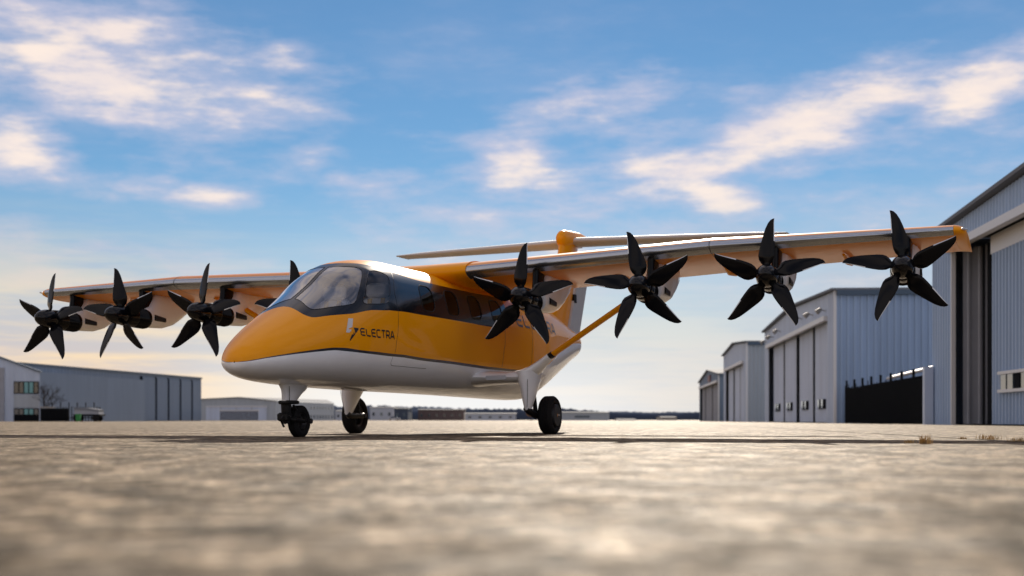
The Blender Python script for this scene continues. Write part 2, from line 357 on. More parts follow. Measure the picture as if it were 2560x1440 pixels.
def hangar(nm, label, D0, D1, He, Ha, depth, m_wall, m_side, leaves, door_h, lead0, lead1, recess=.35, rib=.45, trim='lighttrim', win=True, leaf_m='doorleaf', lamps=0):
    """D0 near corner, D1 far corner, gabled front on the door line"""
    A, B = FX(D0), FX(D1); T = empty(nm, label, 'hangar', (*((A+B)/2), 0)); inv = T.matrix_world.inverted()
    T.location = (0, 0, 0)
    zf = lambda t: He+(Ha-He)*(1-abs(2*t-1))
    L = (B-A).length; d = (B-A)/L; a0, a1 = lead0, L-lead1
    # front: piers beside the opening, panel above it; normal towards the apron
    P = lambda a: A+d*a
    wall2(P(L), P(a1), 0, lambda t: zf(1-t*(L-a1)/L), rib, .09, 'front_wall', m_wall, T)
    wall2(P(a0), P(0), 0, lambda t: zf((a0/L)*(1-t)), rib, .09, 'front_wall', m_wall, T)
    wall2(P(a1), P(a0), door_h, lambda t: zf((a1+(a0-a1)*t)/L), rib, .04, 'gable_panel', m_wall, T)
    # sides, back, roof
    wall2(P(0), P(0)+FN*depth, 0, lambda t: He, rib, .13, 'side_wall', m_side, T)
    wall2(P(L)+FN*depth, P(L), 0, lambda t: He, 0, .05, 'side_wall', m_side, T)
    wall2(P(0)+FN*depth, P(L)+FN*depth, 0, zf, 0, 0, 'back_wall', m_side, T)
    e = FN*-.35; g = FN*(depth+.3); mid = P(L/2)
    for X, Y in ((P(-.3), mid), (mid, P(L+.3))):
        z = [He+.02, Ha+.10] if X is not mid else [Ha+.10, He+.02]
        c = [X+e, Y+e, Y+g, X+g]; zz = [z[0], z[1], z[1], z[0]]
        V = [(q.x, q.y, h) for q, h in zip(c, zz)]+[(q.x, q.y, h+.16) for q, h in zip(c, zz)]
        mk('roof', V, [(0, 3, 2, 1), (4, 5, 6, 7), (0, 1, 5, 4), (1, 2, 6, 5), (2, 3, 7, 6), (3, 0, 4, 7)], 'roof', T, smooth=False)
    obox(P(-.06), P(-.06)+FN*depth, .10, .30, He-.30, He+.03, 'eave_trim', 'navytrim', T)
    obox(P(a0-.2), P(a1+.2), -.34, -.02, door_h-.12, door_h+.22, 'door_lintel', trim, T)
    obox(P(-.12), P(.12), -.16, .02, 0, He, 'corner_trim', trim, T)
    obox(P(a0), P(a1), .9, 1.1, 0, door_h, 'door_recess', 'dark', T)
    # door leaves
    w = (a1-a0)/leaves
    for i in range(leaves):
        q0, q1 = a0+w*i+w*.085, a0+w*(i+1)-w*.085; rc = recess+.06*(i % 2)
        lf = wall2(P(q1)+FN*rc, P(q0)+FN*rc, .05, lambda t: door_h, rib*1.0, .06, 'door_leaf', leaf_m, T)
        if win:
            pw = (q1-q0)*.46/4
            for j in range(4):
                s0 = q0+(q1-q0)*.27+j*pw; obox(P(s0+pw*.08)+FN*(rc-.10), P(s0+pw*.92)+FN*(rc-.10), -.06, .05, 1.05, 1.75, 'door_window', 'pane' if j % 2 else 'dark', lf)
    for k in range(lamps):
        t = (.10, .24, .38, .70, .83, .95)[k] if lamps == 6 else (k+.5)/lamps; q = P(L*t); z = zf(t)-1.15
        V, F = join(tube([(0, 0, 0), (-.40, 0, .10)], .04, 8), tube([(-.34, 0, .14), (-.50, 0, .04), (-.68, 0, -.10)], [.12, .17, .20], 10))
        o = mk('floodlight', V, F, 'lamp', T); o.location = (q.x, q.y, z)
    return T, P, L
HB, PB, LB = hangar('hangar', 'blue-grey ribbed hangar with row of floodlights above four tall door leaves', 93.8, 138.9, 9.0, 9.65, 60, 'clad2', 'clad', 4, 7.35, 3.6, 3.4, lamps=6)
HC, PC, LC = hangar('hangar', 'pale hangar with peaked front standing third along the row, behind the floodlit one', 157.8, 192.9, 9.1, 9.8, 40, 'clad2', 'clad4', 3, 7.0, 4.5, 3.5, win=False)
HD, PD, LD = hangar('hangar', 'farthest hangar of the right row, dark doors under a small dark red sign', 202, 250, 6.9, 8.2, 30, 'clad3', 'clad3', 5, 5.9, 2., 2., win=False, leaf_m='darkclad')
q = PD(LD*.42); obox(PD(LD*.36), PD(LD*.47), -.25, -.05, 6.35, 7.35, 'sign_board', 'red', HD)

# nearest hangar: open bay beside the first door leaf
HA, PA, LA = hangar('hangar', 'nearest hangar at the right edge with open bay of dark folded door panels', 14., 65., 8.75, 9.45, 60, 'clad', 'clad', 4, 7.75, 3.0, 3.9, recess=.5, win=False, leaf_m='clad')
for o in [c for c in HA.children if c.name.startswith('door_leaf')]:
    o_max = max(v.co.y for v in o.data.vertices)
    if o_max > 49.0: bpy.data.objects.remove(o)
    else: pass
lv = wall2(FX(56.5)+FN*.5, FX(49.0)+FN*.5, .05, lambda t: 7.0, .45, .10, 'door_leaf', 'clad', HA)
obox(FX(49.0), FX(56.5), .42, .62, 7.0, 7.74, 'door_header', 'lighttrim', HA)
obox(FX(49.0)+FN*.44, FX(55.0)+FN*.44, -.16, .0, 1.30, 1.42, 'window_frame', 'lighttrim', lv); obox(FX(49.0)+FN*.44, FX(55.0)+FN*.44, -.16, .0, 2.02, 2.14, 'window_frame', 'lighttrim', lv)
for k in range(6):
    a = 49.4+.93*k; obox(FX(a+.06)+FN*.43, FX(a+.78)+FN*.43, -.06, .03, 1.42, 2.02, 'door_window', 'pane' if k % 3 else 'dark', lv)
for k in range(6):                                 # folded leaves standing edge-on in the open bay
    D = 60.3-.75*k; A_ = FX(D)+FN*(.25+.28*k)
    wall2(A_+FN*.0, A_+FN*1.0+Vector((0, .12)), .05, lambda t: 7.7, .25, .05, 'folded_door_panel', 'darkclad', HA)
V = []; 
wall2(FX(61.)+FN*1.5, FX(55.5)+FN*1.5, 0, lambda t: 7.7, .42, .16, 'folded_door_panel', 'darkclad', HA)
obox(FX(61.0), FX(61.15), -.08, .10, 0, 7.75, 'door_jamb', 'lighttrim', HA)
obox(FX(64.2)+FN*-.35, FX(64.6)+FN*-.35, -.2, .2, 0, 2.7, 'electrical_cabinet', 'clad2', HA)

# black picket fence between the two nearest hangars
FE = empty('picket_fence', 'black picket security fence closing the gap between the two nearest right hangars', 'fence')
pk = box(-.04, .04, -.02, .02, 0, 1.); me = None
for k in range(96):
    D = 65.6+26.6*k/95; p = FX(D)+FN*.35
    if me is None: o = mk('picket', pk[0], pk[1], 'fence', FE, smooth=False); me = o.data
    else: o = bpy.data.objects.new('picket', me); col.objects.link(o); o.parent = FE
    o.location = (p.x, p.y, .03); o.scale = (1, 1, 2.25+.35*random.random()*(k % 5 == 0)+.1*random.random()); o.rotation_euler = (0, 0, R(86))
for k in range(10):
    D = 65.5+26.8*k/9; p = FX(D)+FN*.47; o = mk('fence_post', *box(p.x-.06, p.x+.06, p.y-.06, p.y+.06, 0, 2.85), 'fence', FE, smooth=False)
obox(FX(70.5), FX(92.2), .50, .53, .05, 2.2, 'privacy_screen', 'fence', FE)
for z in (.35, 1.3, 2.2): obox(FX(65.4), FX(92.3), .38, .44, z, z+.08, 'fence_rail', 'fence', FE)
SH = empty('storage_shed', 'dark open storage shed with light pipe along its sloping roof edge behind the black fence', 'shed')
obox(FX(66.5), FX(90), 4.6, 4.8, 0, 2.5, 'back_wall', 'dark', SH)
obox(FX(66.5), FX(90), 1.0, 4.8, 2.48, 2.56, 'roof', 'dark', SH, 2.36, 2.44)
obox(FX(66.5), FX(66.7), 1.0, 4.8, 0, 2.4, 'side_wall', 'dark', SH)
a, b = FX(66.4)+FN*.8, FX(80)+FN*.8
part_ = tube([(a.x, a.y, 2.86), (b.x, b.y, 2.62)], .09, 10); mk('edge_pipe', part_[0], part_[1], 'lighttrim', SH)

# left side: office block, long hangar, low hangar
def at(u, D): return (u-1280)/3449*D
LB1 = empty('office_building', 'grey gabled building at the left edge with teal window band and glazed ground floor', 'building')
D = 193.; x1 = at(100, D); xa = at(-110, D); x0 = 2*xa-x1
wall2((x0, D), (x1, D), 0, lambda t: 6.95+4.3*(1-abs(2*t-1)), .9, .03, 'front_wall', 'clad2', LB1)
wall2((x1, D), (x1+4, D+40), 0, lambda t: 6.95, 0, 0, 'side_wall', 'clad3', LB1)
mk('roof', [(x0, D+.3, 6.9), (x1, D+.3, 6.9), (x1+4, D+40, 6.9), (x0, D+40, 6.9)], [(0, 1, 2, 3)], 'roof', LB1, smooth=False)
mk('parapet_cap', *loft([[(x, D-.25, z-.18), (x, D+.25, z-.18), (x, D+.25, z+.05), (x, D-.25, z+.05)] for x, z in ((x0-.2, 7.0), (xa, 11.32), (x1+.2, 7.0))]), 'navytrim', LB1, smooth=False)
obox((at(-60, D), D), (at(11, D), D), .02, .12, 0, 7.55, 'bay_door', 'darkclad', LB1)
for row, (z0, z1, mm) in enumerate(((4.0, 5.5, 'teal'), (0.1, 1.75, 'teal'))):
    obox((at(35, D), D), (at(98, D), D), .02, .10, z0-.12, z1+.12, 'window_frame', 'dark', LB1)
    for k in range(5):
        u0 = 37+12.3*k; obox((at(u0, D), D), (at(u0+9.5, D), D), .10, .14, z0 if row == 0 else z0+.9, z1, 'window_pane', 'teal' if k in (2, 3) else 'pane', LB1)
obox((at(35, D), D), (at(98, D), D), .02, .07, 1.95, 3.75, 'spandrel_panel', 'clad4', LB1)
LB2 = empty('hangar', 'long dark blue-grey hangar on the left with plain wall and five tall door panels', 'hangar')
A_ = Vector((-79.5, 200.)); B_ = Vector((at(503, 295), 295.)); 
A_ = B_+(Vector((at(110, 225), 225.))-B_)*1.35
dd = (B_-A_); 
wall2(A_, B_, 0, lambda t: 9.1, 1.2, .05, 'front_wall', 'clad3', LB2)
wall2(B_, B_+Vector((-40, 8)), 0, lambda t: 9.1, 1.2, .05, 'side_wall', 'clad3', LB2)
obox(A_, B_, -.1, .25, 8.95, 9.3, 'eave_trim', 'navytrim', LB2)
V = [(A_.x, A_.y, 9.12), (B_.x, B_.y, 9.12), (B_.x-40, B_.y+8, 9.12), (A_.x-40, A_.y+8, 9.12)]
mk('roof', V, [(0, 1, 2, 3)], 'roof', LB2, smooth=False)
L2 = dd.length; d2 = dd/L2
def ua(u):                                         # distance along the wall seen at a given bearing
    k = (u-1280)/3449; return (k*A_.y-A_.x)/(d2.x-k*d2.y)
us = [352, 388, 419, 449, 478, 500]
for a, b in zip(us[:-1], us[1:]):
    obox(A_+d2*(ua(a)+.5), A_+d2*(ua(b)-.5), .06, .22, .1, 8.4, 'door_leaf', 'clad4' if False else 'clad3', LB2)
    obox(A_+d2*(ua(a)-.4), A_+d2*(ua(a)+.4), .05, .12, .1, 8.6, 'door_gap', 'dark', LB2)
LB3 = empty('hangar', 'low white gabled hangar behind the nose wheel with wide door and small side windows', 'hangar')
D = 430.; c0 = at(430, D); c1 = at(690, D); cm = at(597, D)
gz_ = lambda t: np.interp(c0+(c1-c0)*t, [c0, cm, c1], [6.3, 7.25, 6.1])
wall2((c0, D), (c1, D), 0, gz_, 1.5, .04, 'front_wall', 'clad4', LB3)
e1 = (at(835, 495), 495.)
wall2((c1, D), e1, 0, lambda t: 6.1, 1.5, .04, 'side_wall', 'clad4', LB3)
mk('roof', [(c0, D-.6, 6.4), (cm, D-.6, 7.4), (c1+.3, D-.6, 6.2), (e1[0]+.3, e1[1], 6.2), (cm+18, e1[1]+5, 7.5), (c0, D+60, 6.4)], [(0, 1, 4, 5), (1, 2, 3, 4)], 'roof', LB3, smooth=False)
obox((at(515, D), D), (at(668, D), D), .04, .3, 4.25, 4.6, 'door_lintel', 'lighttrim', LB3)
for k in range(4):
    obox((at(515+38.5*k, D), D), (at(515+38.5*k+36, D), D), .02, .14, .1, 4.3, 'door_leaf', 'doorleaf', LB3)
S0 = Vector((c1, D)); S1 = Vector(e1); SL = (S1-S0).length; Sd = (S1-S0)/SL
def us3(u): k = (u-1280)/3449; return (k*S0.y-S0.x)/(Sd.x-k*Sd.y)
for z0, z1 in ((3.9, 4.9), (.7, 1.9)):
    for u in (776, 784, 792, 799, 806, 813, 820, 828):
        a = us3(u); obox(S0+Sd*a, S0+Sd*(a+1.1), .05, .12, z0, z1, 'window', 'pane', LB3)

# far side of the field
def shed(nm, label, u0, u1, vt, D, m, cat='building', depth=25, ridge=0., wins=0, wm='pane'):
    x0, x1 = at(u0, D), at(u1, D); h = (1050-vt)/3449*D+.22; T = empty(nm, label, cat)
    V, F = box(x0, x1, D, D+depth, 0, h); mk('wall', V, F, m, T, smooth=False)
    rz = h+ridge; V = [(x0-.4, D-.5, h), (x1+.4, D-.5, h), (x1+.4, D+depth, h), (x0-.4, D+depth, h), (x0-.4, D+depth/2, rz+.4), (x1+.4, D+depth/2, rz+.4)]
    mk('roof', V, [(0, 1, 5, 4), (2, 3, 4, 5), (0, 4, 3), (1, 2, 5)], 'roof', T, smooth=False)
    for k in range(wins):
        a = x0+(x1-x0)*(k+.3)/wins; b = x0+(x1-x0)*(k+.6)/wins; V, F = box(a, b, D-.1, D-.02, h*.35, h*.6); mk('window', V, F, wm, T, smooth=False)
    return T
M['brown'] = mat('brown_brick', (.105, .075, .075), .7); M['navy'] = mat('navy_cladding', (.025, .045, .085), .5); M['pale'] = mat('pale_render', (.42, .47, .55), .6)
M['sand'] = mat('sand_render', (.34, .33, .31), .7)
shed('far_building', 'narrow navy building far beyond the left main wheel', 985, 1020, 1021, 620, 'navy', wins=2)
shed('far_building', 'far brown flat-roofed building seen under the belly', 1045, 1160, 1024, 640, 'brown', wins=6)
shed('far_building', 'far pale low building right of the brown one under the belly', 1163, 1290, 1034, 600, 'pale', wins=5)
shed('far_building', 'far light blue-grey building between the far wheel and the navy building', 925, 984, 1018, 660, 'pale', wins=3)
shed('far_building', 'far grey-blue hangar right of the near main wheel', 1400, 1523, 1031, 600, 'clad4', wins=1)
shed('far_building', 'small far sand-coloured hut right of the grey-blue far hangar', 1546, 1590, 1049, 560, 'sand')
shed('far_building', 'small far sand-coloured hut nearest the farthest right hangar', 1655, 1692, 1043, 640, 'sand')
shed('far_building', 'far pale building just right of the low white hangar', 838, 872, 1027, 560, 'pale', wins=2)
M['hill'] = mat('hazed_wooded_hill', (.045, .062, .100), 1., spec=0., noise=(.02, .8, (.058, .075, .110)))  # bluish lightening of distance haze is mixed into the hill colour
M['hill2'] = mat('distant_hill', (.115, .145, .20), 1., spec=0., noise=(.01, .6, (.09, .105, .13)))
def ridge(nm, D, prof, m, depth):
    us_ = np.arange(prof[0][0], prof[-1][0]+1, 6.); V = []; F = []; rnd = random.Random(3)
    for u in us_:
        v = np.interp(u, [p[0] for p in prof], [p[1] for p in prof]); h = max(2., (1050-v)/3449*D); h += h*rnd.uniform(-.07, .07)
        for yy, f in ((0, 0), (.0, .55), (.25, .85), (.6, 1.0), (1.3, .7), (2., 0)): V.append((at(u, D)*(1+.0*yy), D+depth*yy*.5, h*f*(1+rnd.uniform(-.04, .04))))
    n = 6
    for i in range(len(us_)-1):
        for k in range(n-1): a = i*n+k; F.append((a, a+n, a+n+1, a+1))
    o = mk(nm, V, F, m, None, angle=70); o['kind'] = 'structure'; return o
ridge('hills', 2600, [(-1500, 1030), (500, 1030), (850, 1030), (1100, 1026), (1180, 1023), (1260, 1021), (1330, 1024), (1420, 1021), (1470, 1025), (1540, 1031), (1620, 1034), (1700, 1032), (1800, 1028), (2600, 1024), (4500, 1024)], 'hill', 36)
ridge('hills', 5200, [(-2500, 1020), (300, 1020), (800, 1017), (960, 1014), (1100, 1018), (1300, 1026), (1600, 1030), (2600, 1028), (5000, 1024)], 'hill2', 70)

# ------------------------------------------------------------------ the airplane
# airframe axes: x forward, y to the machine's left, z up
AIR = empty('airplane', 'orange and white high-wing airplane with eight black propellers parked on the apron', 'airplane')
AM = Matrix(((-0.367694, 0.929734, -0.019914, -1.579855), (-0.929946, -0.367587, 0.008928, 20.50967), (0.00098, 0.021802, 0.999762, 0), (0, 0, 0, 1)))
AIR.matrix_world = AM
def gz(y): return -0.0218*y                     # the apron's height under the airframe, in airframe axes

ST = np.array([
    [4.56, 0.905, 0.890, 0.01, 0.897, 2.0, 2.0], [4.54, 0.970, 0.830, 0.11, 0.897, 2.0, 2.0], [4.48, 1.055, 0.785, 0.20, 0.90, 2.0, 2.0],
    [4.35, 1.155, 0.740, 0.32, 0.92, 2.0, 2.0], [4.10, 1.310, 0.700, 0.46, 0.95, 2.0, 2.1], [3.80, 1.465, 0.678, 0.565, 0.99, 2.05, 2.2],
    [3.50, 1.610, 0.665, 0.64, 1.03, 2.1, 2.3], [3.20, 1.755, 0.655, 0.70, 1.07, 2.15, 2.35], [2.80, 1.965, 0.645, 0.76, 1.12, 2.25, 2.45],
    [2.40, 2.205, 0.640, 0.80, 1.18, 2.35, 2.55], [2.00, 2.360, 0.635, 0.82, 1.22, 2.4, 2.65], [1.60, 2.425, 0.630, 0.83, 1.25, 2.4, 2.7],
    [1.20, 2.450, 0.627, 0.83, 1.25, 2.35, 2.7], [0.60, 2.450, 0.625, 0.83, 1.25, 2.35, 2.7], [-1.00, 2.450, 0.615, 0.83, 1.25, 2.35, 2.7],
    [-3.00, 2.440, 0.590, 0.82, 1.27, 2.6, 2.6], [-4.20, 2.400, 0.575, 0.74, 1.33, 2.9, 2.4], [-4.80, 2.360, 0.690, 0.66, 1.40, 2.9, 2.3],
    [-5.40, 2.300, 0.850, 0.56, 1.48, 2.8, 2.3], [-6.20, 2.200, 1.070, 0.43, 1.60, 2.5, 2.2], [-7.20, 2.060, 1.360, 0.26, 1.70, 2.0, 2.1],
    [-7.90, 1.950, 1.560, 0.12, 1.74, 2.0, 2.0], [-8.05, 1.900, 1.64, 0.05, 1.75, 2.0, 2.0]])[::-1]
SX = ST[:, 0]
def pchip_slopes(xs, ys):
    h = np.diff(xs); dl = np.diff(ys)/h; m = np.zeros(len(xs))
    for i in range(1, len(xs)-1):
        if dl[i-1]*dl[i] > 0:
            w1 = 2*h[i]+h[i-1]; w2 = h[i]+2*h[i-1]; m[i] = (w1+w2)/(w1/dl[i-1]+w2/dl[i])
    m[0] = dl[0]; m[-1] = dl[-1]; return m
SM = [pchip_slopes(SX, ST[:, k]) for k in range(7)]
def sec(x):
    i = min(max(int(np.searchsorted(SX, x))-1, 0), len(SX)-2); h = SX[i+1]-SX[i]; t = (x-SX[i])/h; o = []
    for k in range(1, 7):
        y, m = ST[:, k], SM[k]
        o.append(y[i]*(1+2*t)*(1-t)**2+h*m[i]*t*(1-t)**2+y[i+1]*t*t*(3-2*t)+h*m[i+1]*t*t*(t-1))
    return o
def surf(x, ph, off=0.):
    zt, zb, w, zw, nu, nl = sec(x); s, c = math.sin(ph), max(math.cos(ph), 0.)
    if s >= 0: p = np.array([x, w*c**(2/nu), zw+(zt-zw)*s**(2/nu)])
    else: p = np.array([x, w*c**(2/nl), zw-(zw-zb)*(-s)**(2/nl)])
    if off: p = p+nrm(x, ph)*off
    return p
def nrm(x, ph):
    zt, zb, w, zw, nu, nl = sec(x)
    def f(p):
        zt, zb, w, zw, nu, nl = sec(p[0]); n, hh = (nu, zt-zw) if p[2] > zw else (nl, zw-zb)
        return (abs(p[1])/w)**n+(abs(p[2]-zw)/hh)**n
    p = surf(x, ph); e = 1e-4; g = []
    for k in range(3):
        a = p.copy(); b = p.copy(); a[k] += e; b[k] -= e
        if k == 0: a[0] = min(a[0], 4.5599); b[0] = max(b[0], -8.0499)
        g.append((f(a)-f(b))/(a[k]-b[k]))
    g = np.array(g)
    if x > 4.552: g = np.array([1., 0, 0])
    if math.cos(ph) < .02: g[1] = 0.
    l = np.linalg.norm(g); return g/l if l > 0 else np.array([0, 0, 1.])
def ph_at(x, z):
    zt, zb, w, zw, nu, nl = sec(x)
    if z > zw: s = min(1., ((z-zw)/(zt-zw))**(nu/2))
    else: s = -min(1., ((zw-z)/(zw-zb))**(nl/2))
    return math.asin(s)
HP = math.pi/2
def ph_y(x, y):                                  # angle on the roof at a small sideways distance
    zt, zb, w, zw, nu, nl = sec(x); return math.acos((y/w)**(nu/2))

low = spline([(3.432, HP), (3.461, 1.392), (3.495, 1.24), (3.521, 1.063), (3.503, .915), (3.44, .815), (3.278, .728), (2.991, .588), (2.759, .50), (2.261, .362), (2.003, .325), (1.795, .304), (1.5, .294), (.5, .294), (-.5, .293), (-1.3, .286), (-2.10, .282)], 5)
rear = [(-2.20, .29), (-2.262, .32), (-2.275, .36), (-2.30, .5), (-2.36, .68), (-2.40, .78), (-2.385, .83), (-2.33, .848)]
top = spline([(-1.3, .848), (-.4, .848), (.2, .852), (.86, .866), (1.464, .95), (1.79, 1.10), (1.98, 1.25), (2.10, 1.40), (2.13, HP)], 5)
BAND = low+rear+top
def pane_poly():
    cen = [(x, ph_y(x, .028)) for x in np.linspace(2.30, 3.19, 14)]
    rest = spline([(3.235, 1.42), (3.30, 1.27), (3.352, 1.11), (3.325, .985), (3.141, .864), (2.921, .742), (2.80, .690), (2.72, .668), (2.660, .685), (2.609, .716), (2.439, .836), (2.25, .975), (2.17, 1.05), (2.14, 1.10), (2.145, 1.16), (2.20, 1.26), (2.25, 1.36)], 3)
    return cen+rest
SIDE = spline([(2.03, .99), (1.90, .985), (1.76, .91), (1.70, .835), (1.725, .745), (1.845, .585), (1.945, .468), (2.02, .432), (2.12, .428), (2.27, .452), (2.45, .505), (2.53, .545), (2.555, .605), (2.48, .68), (2.30, .815), (2.12, .945), (2.03, .99)], 3)[:-1]
def rr(cx, w, z0, z1, r, lean=0.):
    P = []
    for (sx, zc, a0) in ((1, z1-r, 0), (-1, z1-r, 90), (-1, z0+r, 180), (1, z0+r, 270)):
        for k in range(5):
            t = R(a0+k*22.5); x = cx+sx*(w/2-r)+r*math.cos(t); z = zc+r*math.sin(t); x -= lean*(z-z0)
            P.append((x, ph_at(x, z)))
    return P
CABW = [rr(.78-i*.86, .44, 1.74, 2.12, .13, .35) for i in range(4)]
st_top = spline([(4.552, .10), (4.45, .14), (4.308, .147), (4.061, .140), (3.759, .112), (3.414, .080), (3.28, .058), (2.876, -.016), (2.409, -.106), (1.865, -.160), (1.091, -.195), (.237, -.205), (-.347, -.217), (-1.124, -.236), (-1.856, -.247), (-2.45, -.258), (-3.1, -.262)], 4)
st_bot = spline([(4.552, .02), (4.45, .085), (4.308, .095), (4.061, .092), (3.759, .061), (3.414, .030), (3.28, .012), (2.876, -.066), (2.401, -.165), (1.854, -.215), (1.076, -.254), (.22, -.262), (-.367, -.279), (-1.146, -.298), (-1.878, -.304), (-2.45, -.30), (-3.1, -.2621)], 4)
tail_b = spline([(-3.1, -.262), (-3.8, -.22), (-4.6, -.10), (-5.5, .0), (-6.5, .05), (-7.3, .08), (-8.05, .1)], 3)
def inpoly(p, P):
    x, y = p; c = False; j = len(P)-1
    for i in range(len(P)):
        if (P[i][1] > y) != (P[j][1] > y) and x < (P[j][0]-P[i][0])*(y-P[i][1])/(P[j][1]-P[i][1])+P[i][0]: c = not c
        j = i
    return c
def line_at(P, x):
    P = P[::-1]; xs = [p[0] for p in P]; return float(np.interp(x, xs, [p[1] for p in P]))

def build_fuselage():
    pane = pane_poly()
    pts = []; edges = []
    def addloop(P, closed=True):
        k = len(pts); pts.extend(P); n = len(P)
        edges.extend((k+i, k+(i+1) % n) for i in range(n if closed else n-1))
    xs = list(4.56-0.25*np.linspace(0, 1, 12)**1.8)+list(np.linspace(4.27, 1.2, 52))+list(np.linspace(1.1, -4., 44))+list(np.linspace(-4.12, -8.05, 30))
    phs = np.concatenate([np.linspace(-HP, HP, 45)])
    cons = [(BAND, True), (pane, True), (SIDE, True), (st_top+tail_b[1:], False), (st_bot, False)]+[(w, True) for w in CABW]
    cl = np.array([p for c, _ in cons for p in c])
    for P, c in cons: addloop(P, c)
    for x in xs:
        for p in phs:
            edge = abs(abs(p)-HP) < 1e-6 or x > 4.559 or x < -8.049
            if edge or np.min(((cl[:, 0]-x)/.03)**2+((cl[:, 1]-p)/.025)**2) > 1: pts.append((float(x), float(p)))
    vv, ee, ff, ov, oe, of = delaunay_2d_cdt([Vector(p) for p in pts], edges, [], 0, 1e-5)
    UV = [(min(max(v.x, -8.05), 4.56), min(max(v.y, -HP), HP)) for v in vv]
    P3 = [surf(*p) for p in UV]; NN = [nrm(*p) for p in UV]
    reg = {}
    for f in ff:
        for k in range(1, len(f)-1):
            t = (f[0], f[k], f[k+1]); c = (sum(UV[i][0] for i in t)/3, sum(UV[i][1] for i in t)/3)
            a = (UV[t[1]][0]-UV[t[0]][0])*(UV[t[2]][1]-UV[t[0]][1])-(UV[t[2]][0]-UV[t[0]][0])*(UV[t[1]][1]-UV[t[0]][1])
            if abs(a) < 1e-9: continue
            r = 'orange'
            if inpoly(c, pane): r = 'pane'
            elif inpoly(c, SIDE): r = 'side'
            else:
                for i, w in enumerate(CABW):
                    if inpoly(c, w): r = 'cab%d' % i
            if r == 'orange':
                if inpoly(c, BAND): r = 'band'
                else:
                    b = line_at(st_bot, c[0]) if c[0] > -3.1 else line_at(tail_b, c[0]); tt = line_at(st_top, c[0]) if c[0] > -3.1 else b
                    r = 'white' if c[1] < b else ('stripe' if c[1] < tt else 'orange')
            # outward facing on the left side: x decreasing with angle rising
            reg.setdefault(r, []).append(t if a < 0 else (t[0], t[2], t[1]))
    def sub(names, s, inset=0.):
        V = []; F = []; NV = []; fm = []; mp = {}
        for mi, nm in enumerate(names):
            for t in reg.get(nm, []):
                q = []
                for i in (t if s > 0 else (t[0], t[2], t[1])):
                    if i not in mp:
                        mp[i] = len(V); p = P3[i]-NN[i]*inset; V.append((p[0], s*p[1], p[2])); NV.append((NN[i][0], s*NN[i][1], NN[i][2]))
                    q.append(mp[i])
                F.append(q); fm.append(mi)
        return V, F, NV, fm
    names = ['orange', 'white', 'band', 'stripe']
    V, F, NV, fm = sub(names, 1); V2, F2, N2, fm2 = sub(names, -1); k = len(V)
    # close the tail end
    fus = mk('fuselage', V+V2, F+[[i+k for i in f] for f in F2], names, AIR, fm+fm2, normals=NV+N2)
    for s in (1, -1):
        V, F, NV, fm = sub(['pane'], s); o = mk('windshield_pane', V, F, 'glass', fus, normals=NV)
        V, F, NV, fm = sub(['side'], s); o = mk('cockpit_window', V, F, 'cglass', fus, normals=NV)
        for i in range(4):
            V, F, NV, fm = sub(['cab%d' % i], s, .004); mk('cabin_window', V, F, 'dglass', fus, normals=NV)
    # window frames: thin gaskets standing proud of the skin
    def gasket(P, wd, s, m, nm):
        n = len(P); V = []; F = []; c = np.mean(np.array(P), 0)
        Q = [surf(*p) for p in P]; NQ = [nrm(*p) for p in P]
        for i in range(n):
            t = Q[(i+1) % n]-Q[i-1]; t = t/np.linalg.norm(t); b = np.cross(NQ[i], t)
            for o_, h in ((-wd, .0005), (-wd*.5, .005), (wd*.5, .005), (wd, .0005)):
                p = Q[i]+b*o_+NQ[i]*h; V.append((p[0], s*p[1], p[2]))
        for i in range(n):
            for k in range(3):
                a, b_ = i*4+k, ((i+1) % n)*4+k; q = (a, b_, b_+1, a+1); F.append(q if s < 0 else q[::-1])
        return mk(nm, V, F, m, fus)
    for s in (1, -1):
        gasket(pane, .0035, s, 'band', 'window_gasket'); gasket(SIDE, .007, s, 'band', 'window_gasket')
        for w in CABW: gasket(w, .006, s, 'satin', 'window_gasket')
    # panel seams: thin dark sealant lines
    def seam(P, wd=.004, s=1, m='logo_k', nm='panel_seam'):
        P = spline(P, 6); Q = [surf(*p) for p in P]; NQ = [nrm(*p) for p in P]; V = []; F = []
        for i in range(len(P)):
            t = Q[min(i+1, len(P)-1)]-Q[max(i-1, 0)]; t = t/np.linalg.norm(t); b = np.cross(NQ[i], t)
            for o_ in (-wd, wd):
                p = Q[i]+b*o_+NQ[i]*.0018; V.append((p[0], s*p[1], p[2]))
        for i in range(len(P)-1): F.append((2*i, 2*i+2, 2*i+3, 2*i+1) if s < 0 else (2*i, 2*i+1, 2*i+3, 2*i+2))
        return mk(nm, V, F, m, fus)
    for s in (1, -1):
        seam([(1.45, .955), (1.62, .72), (1.74, .56), (1.79, .309)], .005, s)
        seam([(2.115, 1.02), (2.21, .93), (2.32, .84)], .004, s)
        seam([(1.79, .309), (1.86, .09), (1.92, -.006), (1.953, -.131)], .003, s)
        seam([(2.0, -.21), (2.02, -.33), (1.98, -.40), (1.88, -.42), (1.5, -.43), (.9, -.43)], .003, s)
        seam([(-2.046, .272), (-1.99, .1), (-1.90, -.02), (-1.85, -.224)], .005, s)
        seam([(-3.32, .3), (-3.303, .198), (-3.22, .003), (-3.17, -.155), (-3.15, -.24)], .005, s)
        V, F = rbox(-.055, .055, -.006, .006, -.018, .018, .005)
        p = surf(-2.0, .37); n = nrm(-2.0, .37); h = mk('door_handle', V, F, 'silver', fus)
        h.location = (p[0], s*(p[1]+n[1]*.012), p[2]+n[2]*.012)
    return fus
FUS = build_fuselage()

